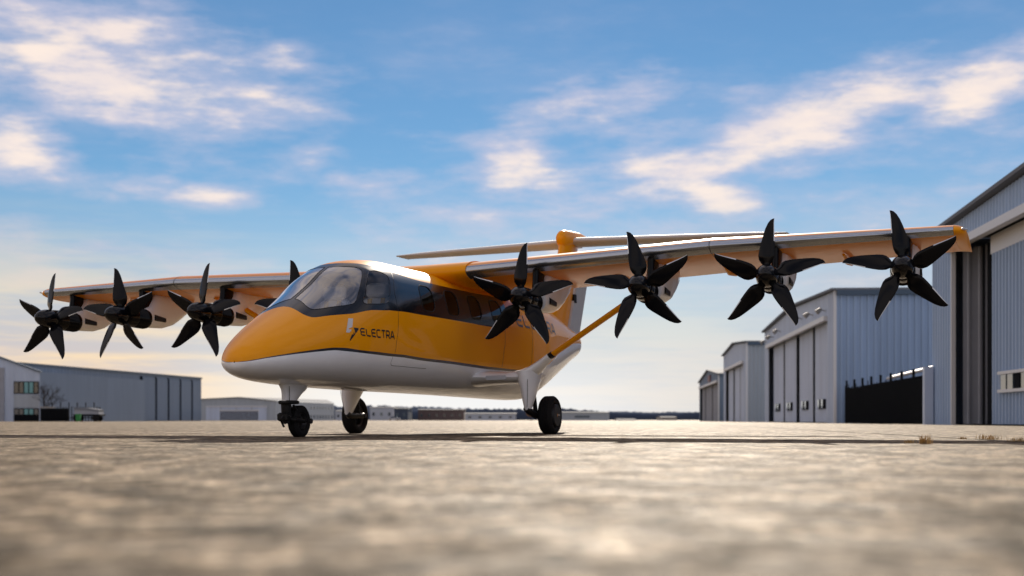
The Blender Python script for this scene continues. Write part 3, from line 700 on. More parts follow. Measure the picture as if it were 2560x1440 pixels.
# lettering: strokes laid on the skin
GLYPH = {'E': [[(1, 1), (.22, 1), (0, .85), (0, .15), (.22, 0), (1, 0)], [(0, .5), (.92, .5)]],
         'L': [[(0, 1), (0, .15), (.2, 0), (1, 0)]],
         'C': [[(1, 1), (.22, 1), (0, .85), (0, .15), (.22, 0), (1, 0)]],
         'T': [[(0, 1), (1.05, 1)], [(.52, 1), (.52, 0)]],
         'R': [[(0, 0), (0, 1), (.75, 1), (1, .86), (1, .58), (.8, .42), (0, .42)], [(.55, .42), (1.05, 0)]],
         'A': [[(-.08, 0), (.42, 1), (.6, 1), (1.12, 0)], [(.16, .3), (.88, .3)]]}
def lettering(x0, x1, zt0, zb0, zt1, zb1, th, m, s=1, word='ELECTRA'):
    V = []; F = []; n = len(word); pitch = 1.0/(n-.28); cw = pitch*.72
    def pt(a, b):
        x = x0+(x1-x0)*a; z = (zb0+(zb1-zb0)*a)*(1-b)+(zt0+(zt1-zt0)*a)*b
        return surf(x, ph_at(x, z), .003)
    L = abs(x1-x0); H = zt0-zb0
    for i, ch in enumerate(word):
        for st in GLYPH[ch]:
            P = [(np.array([(i*pitch+cw*p[0])*L, p[1]*H])) for p in st]
            Q = []
            for a, b in zip(P[:-1], P[1:]):
                k = max(2, int(np.linalg.norm(b-a)/.03)+1)
                Q += [a+(b-a)*t for t in np.linspace(0, 1, k)[:-1]]
            Q.append(P[-1]); base = len(V)
            for j, q in enumerate(Q):
                d = Q[min(j+1, len(Q)-1)]-Q[max(j-1, 0)]; d = d/(np.linalg.norm(d)+1e-9); b = np.array([-d[1], d[0]])
                for e in (-.5, .5):
                    w = q+b*th*e; p = pt(w[0]/L, w[1]/H); V.append((p[0], s*p[1], p[2]))
            for j in range(len(Q)-1):
                a = base+2*j; F.append((a, a+2, a+3, a+1))
    return mk('lettering', V, F, m, FUS, smooth=False)
lettering(2.785, 1.985, 1.372, 1.288, 1.375, 1.275, .0185, 'logo_k')
lettering(-2.66, -4.90, 1.955, 1.765, 1.925, 1.745, .036, 'logo_g')
def emblem(P, m, nm):
    """flat mark laid on the skin; outline in (x, z)"""
    tri = delaunay_2d_cdt([Vector(p) for p in P], [(i, (i+1) % len(P)) for i in range(len(P))], [], 1, 1e-6)
    V = [surf(v.x, ph_at(v.x, v.y), .003) for v in tri[0]]
    mk(nm, V, [f[::-1] for f in tri[2]], m, FUS, smooth=False)
emblem([(2.954, 1.494), (2.871, 1.496), (2.939, 1.381), (3.014, 1.361), (3.009, 1.346), (2.966, 1.348), (2.987, 1.322), (3.010, 1.320), (3.016, 1.305), (3.083, 1.306), (3.040, 1.375)], 'logo_w', 'emblem_upper')
emblem([(2.914, 1.377), (2.821, 1.374), (2.828, 1.353), (3.025, 1.202), (3.039, 1.212), (2.973, 1.292), (2.957, 1.277), (2.928, 1.325), (2.918, 1.289), (2.902, 1.305)], 'logo_k', 'emblem_lower')

# ---- cabin
def part(nm, vf, m, parent=AIR, **k): return mk(nm, vf[0], vf[1], m, parent, **k)
part('cabin_floor', box(-2.6, 3.0, -.66, .66, .90, .93), 'trim')
part('cabin_bulkhead', box(1.05, 1.10, -.70, .70, .93, 1.72), 'trim')
def dash():
    return loft([[(x, y, z) for (x, z) in ((3.05, .95), (3.1, 1.45), (2.98, 1.56), (2.78, 1.55), (2.72, 1.45), (2.75, .95))] for y in (-.42, -.2, 0, .2, .42)])
part('instrument_panel', dash(), 'trim')
for sy in (.34, -.34):
    V, F = rbox(1.55, 2.08, sy-.22, sy+.22, 1.10, 1.24, .04); s_ = mk('seat', V, F, 'seat', AIR)
    mk('backrest', *xf(rbox(-.06, .06, -.22, .22, 0, .72, .04), Matrix.Translation((1.60, sy, 1.20)) @ Matrix.Rotation(R(-12), 4, 'Y')), 'seat', s_)
    mk('headrest', *xf(rbox(-.055, .055, -.165, .165, 0, .20, .035), Matrix.Translation((1.49, sy, 1.90)) @ Matrix.Rotation(R(-8), 4, 'Y')), 'seat', s_)
    for e in (-.10, .10):
        mk('harness_strap', *xf(rbox(-.006, .006, -.032, .032, 0, .68, .003), Matrix.Translation((1.672, sy+e, 1.22)) @ Matrix.Rotation(R(-12), 4, 'Y')), 'strap', s_)
    mk('pedestal', *box(1.7, 1.95, sy-.15, sy+.15, .93, 1.10), 'dash', s_)

# ---- wing
def wing_le(y):
    a = abs(y); i = min(a, 4.498); o = max(0, a-4.498); return (-.478-.0308*i-.2169*o, 2.380+.0377*i+.0286*o)
AFX = [1, .9, .78, .64, .5, .38, .27, .18, .11, .075, .045, .022, .008, 0]
def naca(x, t): return 5*t*(.2969*math.sqrt(x)-.126*x-.3516*x*x+.2843*x**3-.1015*x**4)
def wing_ring(y, xl, zl, xt, zt, t, scale=1.0):
    c = xl-xt; up = []; dn = []
    for f in AFX:
        h = naca(f, t)*c; cam = .025*c*(1-(2*f-.8)**2/1.44) if f < 1 else 0
        x = xl-f*c; z = zl+(zt-zl)*f+cam; up.append((x, y, z+h*.95)); dn.append((x, y, z-h*.80))
    return up+dn[::-1][1:-1]+[dn[0]]
def build_wing(s):
    sts = [(.80, 1., .165), (1.6, 1, .162), (2.6, 1, .16), (3.6, 1, .158), (4.498, 1, .155), (5.4, 1, .152), (6.4, 1, .15), (7.3, 1, .148), (7.74, 1, .146)]
    rings = []
    for y, k, t in sts:
        xl, zl = wing_le(y); xt = -2.86+.0*y; rings.append(wing_ring(s*y, xl, zl, xt, zl-.10, t))
    V, F = loft(rings, cap=True); n = len(rings[0]); 
    if s < 0: F = [f[::-1] for f in F]
    le = []; rest = []
    for f in F:
        js = [i % n for i in f]; (le if len(f) == 4 and all(11 <= j <= 17 for j in js) else rest).append(f)
    W = mk('wing', V, rest, 'orange_wing', AIR, angle=50, recalc=False)
    mk('leading_edge', V, le, 'silver', W, angle=60, recalc=False)
    # tip cap, drooped at the rear
    rr_ = []
    for dy, k, dz in ((.003, 1., 0), (.06, .97, -.005), (.11, .88, -.012), (.145, .70, -.02), (.16, .40, -.03)):
        y = 7.74+dy; xl, zl = wing_le(y); xl -= .10*(1-k)*4; base = wing_ring(s*y, xl, zl+dz, -2.88, zl-.10+dz, .146*k)
        rr_.append(base)
    V, F = loft(rr_)
    if s > 0: F = [f[::-1] for f in F]
    cap_ = mk('wing_tip', V, F, 'orange', W, angle=60)
    xl, zl = wing_le(7.82); V, F = rbox(-.09, .09, -.012, .012, -.014, .014, .006); o = mk('navigation_light', V, F, 'edge', W); o.location = (xl-.10, s*7.885, zl+.03); o.rotation_euler = (0, 0, R(-18*s))
    # skin joint at mid span
    xl, zl = wing_le(4.498); ring = wing_ring(0, xl, zl, -2.86, zl-.10, .155); V = []; F = []; k = len(ring)
    cx, cz = np.mean([p[0] for p in ring]), np.mean([p[2] for p in ring])
    for p in ring:
        d = Vector((p[0]-cx, 0, (p[2]-cz)*6)).normalized()*.0025
        for e in (-.005, .005): V.append((p[0]+d.x, s*(4.498+e), p[2]+d.z))
    for j in range(k): F.append((2*j, (2*j+2) % (2*k), (2*j+3) % (2*k), 2*j+1))
    mk('skin_joint', V, F, 'logo_k', W)
    # flap hinge fairings under the trailing edge
    for y in (2.7, 4.45, 6.2):
        xl, zl = wing_le(y); zz = zl-.16
        part('flap_fairing', tube([(-1.75, s*y, zz+.03), (-2.1, s*y, zz-.03), (-2.6, s*y, zz+.0), (-2.95, s*y, zz+.05)], [(.02, .02), (.05, .035), (.045, .03), (.008, .008)], 10), 'orange', W)
    return W
WNEAR = build_wing(1); WFAR = build_wing(-1)
def root_fairing():
    rings = []
    for y in (-.80, -.74, -.66, -.56, -.42, -.22, 0, .22, .42, .56, .66, .74, .80):
        a = abs(y); k = max(0., (.80-a)/.80); xl, zl = wing_le(a); e = k**1.5
        rings.append(wing_ring(y, xl+.02+.34*e, zl+.005-.05*e, -2.88-.4*e, zl-.10, (.174+.012*k)*(2.40/(2.40+.74*e))))
    V, F = loft(rings); return V, [f[::-1] for f in F]
part('wing_root_fairing', root_fairing(), 'orange', angle=60)

# ---- propellers and nacelles
BR = [.15, .20, .25, .31, .38, .48, .60, .72, .84, .93, .98, 1.0]
BL = [.045, .066, .110, .135, .148, .156, .160, .161, .161, .163, .167, .172]
BT = [-.045, -.064, -.108, -.140, -.146, -.124, -.084, -.044, .002, .052, .098, .140]
BP = [34, 32, 29, 26, 23, 20, 17, 14, 12, 11, 10, 10]
BH = [.034, .032, .028, .024, .020, .016, .012, .009, .0065, .0045, .003, .002]
PR = .781
def blade_mesh(hand):
    V = []; F = []; fm = []; n = 12
    fr = [0, .06, .16, .34, .58, .82, 1.0]
    for i, r in enumerate(BR):
        b = R(BP[i]); c = math.cos(b)
        le, te = BL[i]*PR/c*1.0, BT[i]*PR/c*1.0; mid = (le+te)/2*c
        ring = []
        for f in fr: ring.append((f, BH[i]*math.sqrt(max(0, 1-(2*f-1)**4))*(.9 if 0 < f < 1 else .0)))
        for f in fr[-2:0:-1]: ring.append((f, -BH[i]*.45*math.sqrt(max(0, 1-(2*f-1)**4))))
        for f, h in ring:
            q = le+(te-le)*f; y = q*math.cos(b)+h*(-math.sin(b)); x = q*math.sin(b)+h*math.cos(b)
            V.append((x-(.02 if r < .3 else .0), hand*y, r*PR))
    m = 12
    for i in range(len(BR)-1):
        for j in range(m):
            a = i*m+j; b = i*m+(j+1) % m; q = (a, b, b+m, a+m); F.append(q if hand < 0 else q[::-1])
            fm.append(1 if j in (0, 11) and BR[i] > .5 else 0)
    F.append(tuple(range((len(BR)-1)*m, len(BR)*m)) if hand < 0 else tuple(range((len(BR)-1)*m, len(BR)*m))[::-1]); fm.append(0)
    F.append(tuple(range(m))[::-1] if hand < 0 else tuple(range(m))); fm.append(0)
    me = bpy.data.meshes.new('blade'); me.from_pydata(V, [], F); me.materials.append(M['black']); me.materials.append(M['edge'])
    me.polygons.foreach_set('material_index', fm); me.polygons.foreach_set('use_smooth', [True]*len(F)); me.set_sharp_from_angle(angle=R(50)); me.update()
    return me
BLADE = {h: blade_mesh(h) for h in (1, -1)}
def hub_xyz(s, i):
    y = 1.8627+1.7521*i; a = min(y, 4.498); o = max(0, y-4.498)
    return (-.0308*a-.2169*o, s*y, 1.8764+.0377*a+.0286*o)
SPIN = [(.31, .004), (.305, .03), (.285, .062), (.25, .095), (.20, .124), (.13, .146), (.06, .155), (.0, .157), (-.05, .157), (-.062, .152)]
spin_vf = lathe(SPIN, 32)
cowl_p = [(-.066, .150), (-.075, .162), (-.16, .168), (-.30, .170)]
for k in range(14): cowl_p += [(-.31-.018*k, .170), (-.319-.018*k, .162)]
cowl_p += [(-.57, .170), (-.62, .160)]
cowl_vf = lathe(cowl_p, 32)
SPM = None; COM = None
for s in (1, -1):
    for i in range(4):
        hx, hy, hz = hub_xyz(s, i)
        hand = (1, -1, 1, -1)[i] if s > 0 else (-1, 1, -1, 1)[i]
        P = mk('propeller', *spin_vf, 'spinner', AIR) if SPM is None else bpy.data.objects.new('propeller', SPM)
        if SPM is None: SPM = P.data
        else: col.objects.link(P); P.parent = AIR
        ax = Vector((1, s*.094, .048)).normalized()
        P.location = (hx, hy, hz); P.rotation_mode = 'QUATERNION'; P.rotation_quaternion = ax.to_track_quat('X', 'Z')
        for k in range(5):
            b = bpy.data.objects.new('blade', BLADE[hand]); col.objects.link(b); b.parent = P
            b.rotation_euler = (R(-72*k+(2, -3, 1.5, -1.5)[i]*hand), 0, 0)
        # nacelle pod under the wing
        xl, zl = wing_le(hy); zt = zl-.02; rings = []
        def pod_ring(x, zb, ztop, w):
            zc = (zb+ztop)/2; h = (ztop-zb)/2; out = []
            for j in range(20):
                t = 2*math.pi*j/20; c, s_ = math.cos(t), math.sin(t)
                out.append((x, hy+w*math.copysign(abs(c)**.75, c), zc+h*math.copysign(abs(s_)**.8, s_)))
            return out
        b0 = hx-.60
        rings = [pod_ring(b0, hz-.155, hz+.155, .155), pod_ring(b0-.12, hz-.162, hz+.20, .162), pod_ring(b0-.30, hz-.160, zt-.06, .160),
                 pod_ring(b0-.55, hz-.150, zt-.03, .152), pod_ring(b0-.80, hz-.09, zt-.03, .140), pod_ring(b0-1.05, hz+.03, zt-.04, .12), pod_ring(b0-1.30, hz+.17, zt-.05, .09), pod_ring(b0-1.48, hz+.29, zt-.07, .05)]
        V, F = loft(rings); nc = mk('nacelle', V, F, 'white', AIR, angle=45)
        cw = mk('cowling', *cowl_vf, 'black', nc, angle=60) if COM is None else bpy.data.objects.new('cowling', COM)
        if COM is None: COM = cw.data
        else: col.objects.link(cw); cw.parent = nc
        cw.location = P.location; cw.rotation_mode = 'QUATERNION'; cw.rotation_quaternion = P.rotation_quaternion
        # black pylon between cowling and leading edge
        V, F = loft([[(x+xo, hy+yo, z) for (xo, yo) in ((.10, 0), (.085, .035), (.04, .055), (-.16, .06), (-.16, -.06), (.04, -.055), (.085, -.035))] for (x, z) in ((b0-.02, hz+.08), (b0-.04, hz+.24), (b0-.07, zt-.10), (b0-.06, zt-.02))])
        mk('pylon', V, F, 'black', nc, angle=50)
        for e in (1, -1):
            V, F = loft([[(b0-.14, hy+e*.160, hz+.055), (b0-.14, hy+e*.188, hz+.035), (b0-.14, hy+e*.188, hz-.035), (b0-.14, hy+e*.160, hz-.05)],
                         [(b0-.46, hy+e*.150, hz+.015), (b0-.46, hy+e*.166, hz+.005), (b0-.46, hy+e*.166, hz-.05), (b0-.46, hy+e*.150, hz-.06)]])
            mk('air_scoop', V, F, 'satin', nc)

# ---- struts, stub wings and main gear
def ell(x0, x1, y, z, h, n=20):                  # upright streamlined section in the x-z plane
    out = []
    for j in range(n):
        t = 2*math.pi*j/n; f = (1-math.cos(t))/2
        out.append((x0+(x1-x0)*f, y, z+h*math.sin(t)*(1.15-.4*f)))
    return out
WHEELMESH = {}
def tyre_profile(rad, w, rim, grooves):
    hw = w/2; p = [(-hw*.62, rim), (-hw*.86, rim+.012), (-hw, rim+(rad-rim)*.45), (-hw*.97, rim+(rad-rim)*.70), (-hw*.82, rad-.020), (-hw*.66, rad-.007)]
    for g in np.linspace(-hw*.48, hw*.48, grooves): p += [(g-.010, rad-.001), (g-.006, rad-.001), (g-.004, rad-.009), (g+.004, rad-.009), (g+.006, rad-.001), (g+.010, rad-.001)]
    p += [(hw*.66, rad-.007), (hw*.82, rad-.020), (hw*.97, rim+(rad-rim)*.70), (hw, rim+(rad-rim)*.45), (hw*.86, rim+.012), (hw*.62, rim)]
    return p
def open_lathe(prof, n, axis='y'):
    V, F = lathe(prof, n, axis); return V, F[:-2]
for s in (1, -1):
    stub = [ell(-.80, -2.35, s*.55, .86, .150), ell(-.86, -2.25, s*.80, .855, .118), ell(-.90, -2.10, s*1.10, .845, .098), ell(-.93, -1.98, s*1.36, .845, .090), ell(-.98, -1.85, s*1.52, .86, .085), ell(-1.08, -1.7, s*1.60, .875, .06)]
    V, F = loft(stub); F = [f[::-1] for f in F] if s > 0 else F
    sp = mk('gear_stub_wing', V, F, 'white', AIR, angle=60)
    V, F = xf(rbox(-.13, .13, -.004, .004, -.042, .042, .003), Matrix.Identity(4)); V, F = rbox(-.006, .006, -.16, .16, -.035, .035, .004)
    o = mk('inspection_panel', V, F, 'grey', sp); o.location = (-.892, s*1.10, .838); o.rotation_euler = (0, R(4), R(5*s))
    # upper arm rising to the strut
    arm = [(-1.30, s*1.28, .86), (-1.28, s*1.46, .885), (-1.24, s*1.60, .945), (-1.21, s*1.74, 1.045), (-1.20, s*1.876, 1.150)]
    part('strut_arm', tube(arm, [(.36, .085), (.30, .090), (.21, .080), (.14, .062), (.10, .048)], 18), 'white', sp, angle=60)
    a = Vector((-1.20, s*1.876, 1.152)); b = Vector((-1.20, s*3.708, 2.262)); d = (b-a).normalized()
    strut = part('wing_strut', tube([a+d*.05, a.lerp(b, .5), b+d*.12], [(.085, .042), (.085, .042), (.085, .042)], 18), 'orange', AIR, angle=60)
    part('strut_collar', tube([a-d*.01, a+d*.06], [(.098, .050), (.098, .050)], 18), 'satin', strut)
    # leg
    leg = []
    for (x0, x1, y, z, h) in ((-.90, -1.75, 1.50, .93, .155), (-.91, -1.62, 1.515, .80, .145), (-.935, -1.48, 1.53, .66, .118), (-.965, -1.33, 1.535, .50, .085), (-.99, -1.22, 1.54, .38, .058), (-1.02, -1.14, 1.54, .315, .026)):
        ring = []
        for j in range(18):
            t = 2*math.pi*j/18; f = (1-math.cos(t))/2; ring.append((x0+(x1-x0)*f, s*y+h*math.sin(t)*(1.1-.35*f), z))
        leg.append(ring)
    V, F = loft(leg); lg = mk('gear_leg', V, F, 'white', sp, angle=60)
    part('leg_seam', tube([(-.935+.006, s*1.60, .80), (-.955+.01, s*1.592, .66), (-.985+.01, s*1.575, .50), (-1.0+.01, s*1.56, .38)], .0035, 6), 'logo_k', sp)
    # trailing arm, axle and wheel
    wr = .303; wc = Vector((-1.608, s*1.70, gz(s*1.7)+wr-.012))
    part('trailing_arm', tube([(-1.02, s*1.53, .36), (-1.12, s*1.54, .325), (-1.40, s*1.545, wc.z+.0), (-1.60, s*1.55, wc.z)], [.045, .055, .05, .045], 12), 'satin', sp)
    part('shock_strut', tube([(-1.42, s*1.54, wc.z+.02), (-1.36, s*1.53, .62)], [.035, .035], 12), 'satin', sp)
    part('axle', tube([(wc.x, s*1.50, wc.z), (wc.x, s*1.72, wc.z)], [.04, .04], 14), 'cast', sp)
    V, F = open_lathe(tyre_profile(wr, .215, .175, 4), 56)
    # the tyre sits flat where it meets the apron
    V = [(x, y, max(z, -(wr-.012))) for x, y, z in V]
    W = mk('main_wheel', V, F, 'rubber', AIR, angle=50); W.location = wc
    rim = open_lathe([(-.068*s, .178), (-.060*s, .165), (-.035*s, .150), (.02*s, .145), (.03*s, .05), (-.04*s, .045), (-.045*s, .0)], 40)
    mk('rim', rim[0], rim[1], 'cast', W, angle=40)
    cov = open_lathe([(.070*s, .178), (.098*s, .172), (.122*s, .165), (.128*s, .158), (.130*s, .0)], 40)
    mk('wheel_cover', cov[0], cov[1], 'hub', W, angle=30)
    if s > 0:
        for q, (x0, x1, zz, hh, mm) in enumerate([(.035, .012, .0, .045, 'orange')]+[(.006-.021*k, -.008-.021*k, .004, .014, 'logo_w') for k in range(5)]):
            V = [(x0, .1325, zz-hh/2), (x1+(.008 if q == 0 else 0), .1325, zz-hh/2), (x1-(.014 if q == 0 else 0), .1325, zz+hh/2), (x0-(.02 if q == 0 else 0), .1325, zz+hh/2)]
            mk('cover_mark', V, [(0, 1, 2, 3)], mm, W, smooth=False)

# ---- nose gear
V, F = loft([[(x0+(x1-x0)*(1-math.cos(2*math.pi*j/18))/2, h*math.sin(2*math.pi*j/18)*(1.15-.4*(1-math.cos(2*math.pi*j/18))/2), z) for j in range(18)]
             for (x0, x1, z, h) in ((3.54, 2.84, .72, .16), (3.50, 2.88, .645, .115), (3.485, 2.93, .60, .085), (3.475, 3.03, .55, .075), (3.47, 3.12, .49, .068), (3.465, 3.17, .455, .064))])
NG = mk('nose_gear', V, F, 'white', AIR, angle=60)
part('leg_seam', tube([(3.44, .068, .645), (3.43, .066, .60), (3.425, .062, .53), (3.42, .058, .458)], .0035, 6), 'logo_k', NG)
wr = .206; nc_ = Vector((3.095, .0, wr-.008))
part('gear_collar', rbox(3.20, 3.46, -.085, .075, .415, .462, .012), 'satin', NG)
part('shock_strut', tube([(3.36, -.03, .44), (3.355, -.03, .30), (3.35, -.03, .17)], [.066, .062, .045], 14), 'satin', NG)
part('steering_actuator', rbox(3.30, 3.44, -.12, .03, .20, .31, .02), 'satin', NG)
part('torque_link', join(tube([(3.28, -.02, .40), (3.19, -.03, .30), (3.16, -.06, .21)], [.018, .02, .018], 8), tube([(3.28, .03, .40), (3.19, .04, .30), (3.16, .07, .21)], [.018, .02, .018], 8)), 'satin', NG)
part('fork', join(tube([(3.35, -.03, .25), (3.33, -.075, .22), (3.095, -.085, nc_.z)], [.035, .035, .028], 10), tube([(3.35, -.03, .25), (3.33, .075, .22), (3.095, .085, nc_.z)], [.03, .03, .026], 10)), 'satin', NG)
part('steering_link', join(tube([(3.40, -.12, .26), (3.40, .06, .26)], .012, 8), tube([(3.38, -.12, .26), (3.30, -.10, .13)], .014, 8), tube([(3.40, -.03, .30), (3.46, -.03, .245), (3.38, -.03, .17)], .014, 8)), 'cast', NG)
part('axle', join(tube([(nc_.x, -.12, nc_.z), (nc_.x, .155, nc_.z)], .014, 10), tube([(nc_.x, .15, nc_.z), (nc_.x, .185, nc_.z)], .034, 8), tube([(nc_.x, -.13, nc_.z), (nc_.x, -.11, nc_.z)], .03, 8)), 'cast', NG)
V, F = open_lathe(tyre_profile(wr, .135, .105, 3), 48); V = [(x, y, max(z, -(wr-.008))) for x, y, z in V]
W = mk('nose_wheel', V, F, 'rubber', AIR, angle=50); W.location = nc_
for s in (1, -1):
    rim = open_lathe([(.045*s, .108), (.052*s, .10), (.035*s, .09), (.015*s, .075), (.03*s, .035), (.045*s, .0)], 32); mk('rim', rim[0], rim[1], 'cast', W, angle=40)

# ---- tail
def fin_ring(z, xl, xt, t, n=18):
    return [(xl+(xt-xl)*(1-math.cos(2*math.pi*j/n))/2, t*math.sin(2*math.pi*j/n)*(1.2-.7*(1-math.cos(2*math.pi*j/n))/2), z) for j in range(n)]
fin = part('vertical_fin', loft([fin_ring(z, xl, xt, t) for z, xl, xt, t in ((1.75, -4.9, -7.20, .12), (2.1, -5.6, -7.42, .12), (2.4, -6.05, -7.58, .115), (2.95, -6.62, -7.86, .11), (3.5, -7.0, -8.05, .105), (3.8, -7.1, -8.15, .10))]), 'orange', angle=60)
part('rudder', loft([[(xh, .05, z), (xh, -.05, z), (xt, -.008, z), (xt, .008, z)] for z, xh, xt in ((1.575, -7.13, -7.92), (1.9, -7.30, -8.08), (2.95, -7.885, -8.64), (3.62, -8.11, -8.86))]), 'grey', fin, angle=30)
part('rudder_hinge', box(-7.84, -7.70, -.058, .058, 2.58, 2.75), 'satin', fin)
bl = []
for (x, zc, rz, ry) in ((-7.02, 3.80, .02, .02), (-7.05, 3.80, .11, .08), (-7.14, 3.79, .17, .105), (-7.32, 3.81, .185, .125), (-7.55, 3.85, .16, .13), (-7.85, 3.91, .115, .11), (-8.2, 3.96, .085, .085), (-8.55, 3.99, .045, .045), (-8.8, 4.0, .01, .01)):
    bl.append([(x, ry*math.cos(2*math.pi*j/20), zc+rz*math.sin(2*math.pi*j/20)) for j in range(20)])
part('tail_fairing', loft(bl), 'orange', angle=60)
for s in (1, -1):
    rings = []
    for k in range(8):
        f = k/7; y = .05+4.12*f; z = (3.81-.040*f) if s > 0 else (3.79+.075*f); xl = -7.50-.80*f; xt = -8.62-.35*f; e = 1. if k < 7 else .5
        up = [(xl+(xt-xl)*g, s*y, z+naca(g, .145)*(xl-xt)*e) for g in AFX]; dn = [(xl+(xt-xl)*g, s*y, z-naca(g, .145)*(xl-xt)*e) for g in AFX]
        rings.append(up+dn[::-1][1:])
    xl, xt, y, z = rings[-1][13][0]-.05, rings[-1][0][0]+.02, rings[-1][0][1]+s*.05, rings[-1][0][2]
    rings.append([(xl+(xt-xl)*g, y, z+.008) for g in AFX]+[(xl+(xt-xl)*g, y, z-.008) for g in AFX[::-1][1:]])
    V, F = loft(rings); F = [f[::-1] for f in F] if s > 0 else F
    mk('horizontal_stabilizer', V, F, 'cream', AIR, angle=50)

# ------------------------------------------------------------------ small things
M['dry'] = mat('dry_grass', (.42, .27, .10), .8)
def tuft(label, u, v, h, n, spread, group='dry grass tufts on the apron'):
    D = .219*3449/(v-1050); x = (u-1280)/3449*D; V = []; F = []; rnd = random.Random(int(u))
    for k in range(n):
        a = rnd.uniform(0, 6.28); r0 = rnd.uniform(0, spread*.5); le = h*rnd.uniform(.35, 1); px, py = r0*math.cos(a)*1.6, r0*math.sin(a); b = rnd.uniform(0, 6.28); ln = rnd.uniform(.2, .9)*le
        dx, dy = math.cos(b)*ln, math.sin(b)*ln; w = .0035; wx, wy = -math.sin(b)*w, math.cos(b)*w; i = len(V)
        V += [(px-wx, py-wy, 0), (px+wx, py+wy, 0), (px+dx*.4+wx*.8, py+dy*.4+wy*.8, le*.65), (px+dx*.4-wx*.8, py+dy*.4-wy*.8, le*.65), (px+dx, py+dy, le)]
        F += [(i, i+1, i+2, i+3), (i+3, i+2, i+4)]
    o = mk('grass_tuft', V, F, 'dry', None, smooth=False); o.location = (x, D, .0); tag(o, label, 'grass tuft', group)
tuft('tallest dry grass tuft in the shadow band on the right', 2312, 1110, .10, 70, .10)
tuft('low dry grass tuft left of the tallest one on the right', 2272, 1108, .045, 40, .10)
tuft('wide dry grass tuft near the right edge', 2475, 1099, .07, 80, .22)
tuft('low dry grass tuft at the right frame edge', 2548, 1104, .06, 50, .15)
tuft('sparse dry grass tuft just left of the wide one near the right edge', 2405, 1098, .04, 34, .07)

# yard at the foot of the long left hangar
def at3(u, v, D): return ((u-1280)/3449*D, D, .219+(1050-v)/3449*D)
TR = empty('flatbed_trailer', 'dark trailer with grey tarpaulin load parked before the long left hangar', 'trailer')
D = 186.; x0, x1 = at(183, D), at(250, D)
mk('bed', *box(x0, x1, D, D+2.4, .75, 1.0), 'dark', TR, smooth=False)
mk('load', *loft([[(x, D+.05, 1.0), (x, D+2.35, 1.0), (x, D+2.3, z), (x, D+.1, z)] for x, z in ((x0+.1, 1.75), ((x0+x1)/2, 1.72), (x1-.2, 1.45))]), 'darkclad', TR)
mk('tarpaulin', *loft([[(x, D-.02, z-.22), (x, D+2.42, z-.22), (x, D+2.3, z+.06), (x, D+.06, z+.06)] for x, z in ((x0+.1, 1.85), ((x0+x1)/2, 1.82), (x1-.2, 1.55))]), 'roof', TR)
for u in (190, 238):
    for yy in (.1, 2.0): mk('wheel', *[[(vx+at(u, D), vy+D+yy, vz+.48) for vx, vy, vz in lathe([(-.1, .30), (-.12, .44), (0, .48), (.12, .44), (.1, .30)], 18, 'y')[0]], lathe([(-.1, .30), (-.12, .44), (0, .48), (.12, .44), (.1, .30)], 18, 'y')[1]], 'rubber', TR)
M['green'] = mat('green_plastic', (.02, .22, .05), .5)
GB = empty('wheeled_bin', 'small green bin beside the trailer on the left', 'bin'); x = at(196, 183.)
mk('body', *loft([[(x-.30*k, 183-.3*k, z), (x+.30*k, 183-.3*k, z), (x+.30*k, 183+.3*k, z), (x-.30*k, 183+.3*k, z)] for z, k in ((.05, .8), (.95, 1.))]), 'green', GB); mk('lid', *box(x-.33, x+.33, 182.66, 183.34, .95, 1.03), 'green', GB)
RC = empty('fuel_pump', 'dark red pump cabinet behind the yard fence at left', 'pump'); x = at(112, 190.)
mk('cabinet', *rbox(x-.32, x+.32, 190, 190.5, .05, 1.75, .05), 'red', RC); mk('panel', *box(x-.22, x+.22, 189.94, 189.98, 1.1, 1.5), 'dark', RC)
YF = empty('yard_fence', 'dark fence with light top rail beside the office building on the left', 'fence')
for k in range(22):
    u = 102+7.*k; x = at(u, 188.)
    mk('fence_post', *box(x-.06, x+.06, 188, 188.1, 0, (2.0, 2.6, 2.05)[k % 3]), 'fence', YF, smooth=False)
mk('fence_rail', *box(at(100, 188), at(138, 188), 187.9, 188., 1.85, 2.02), 'sand', YF, smooth=False)
mk('fence_rail', *box(at(100, 188), at(255, 188), 187.95, 188., .5, .6), 'fence', YF, smooth=False)
mk('mesh_panel', *box(at(100, 188), at(170, 188), 188.12, 188.16, .05, 1.8), 'fence', YF, smooth=False)
SG = empty('sliding_gate', 'dark slatted gate with white top rail before the low white hangar', 'gate'); D = 300.
for k in range(20):
    x = at(552+4.8*k, D); mk('slat', *box(x-.13, x+.13, D, D+.05, .1, 2.2), 'fence', SG, smooth=False)
mk('top_rail', *box(at(548, D), at(648, D), D-.06, D+.1, 2.15, 2.42), 'lighttrim', SG, smooth=False)
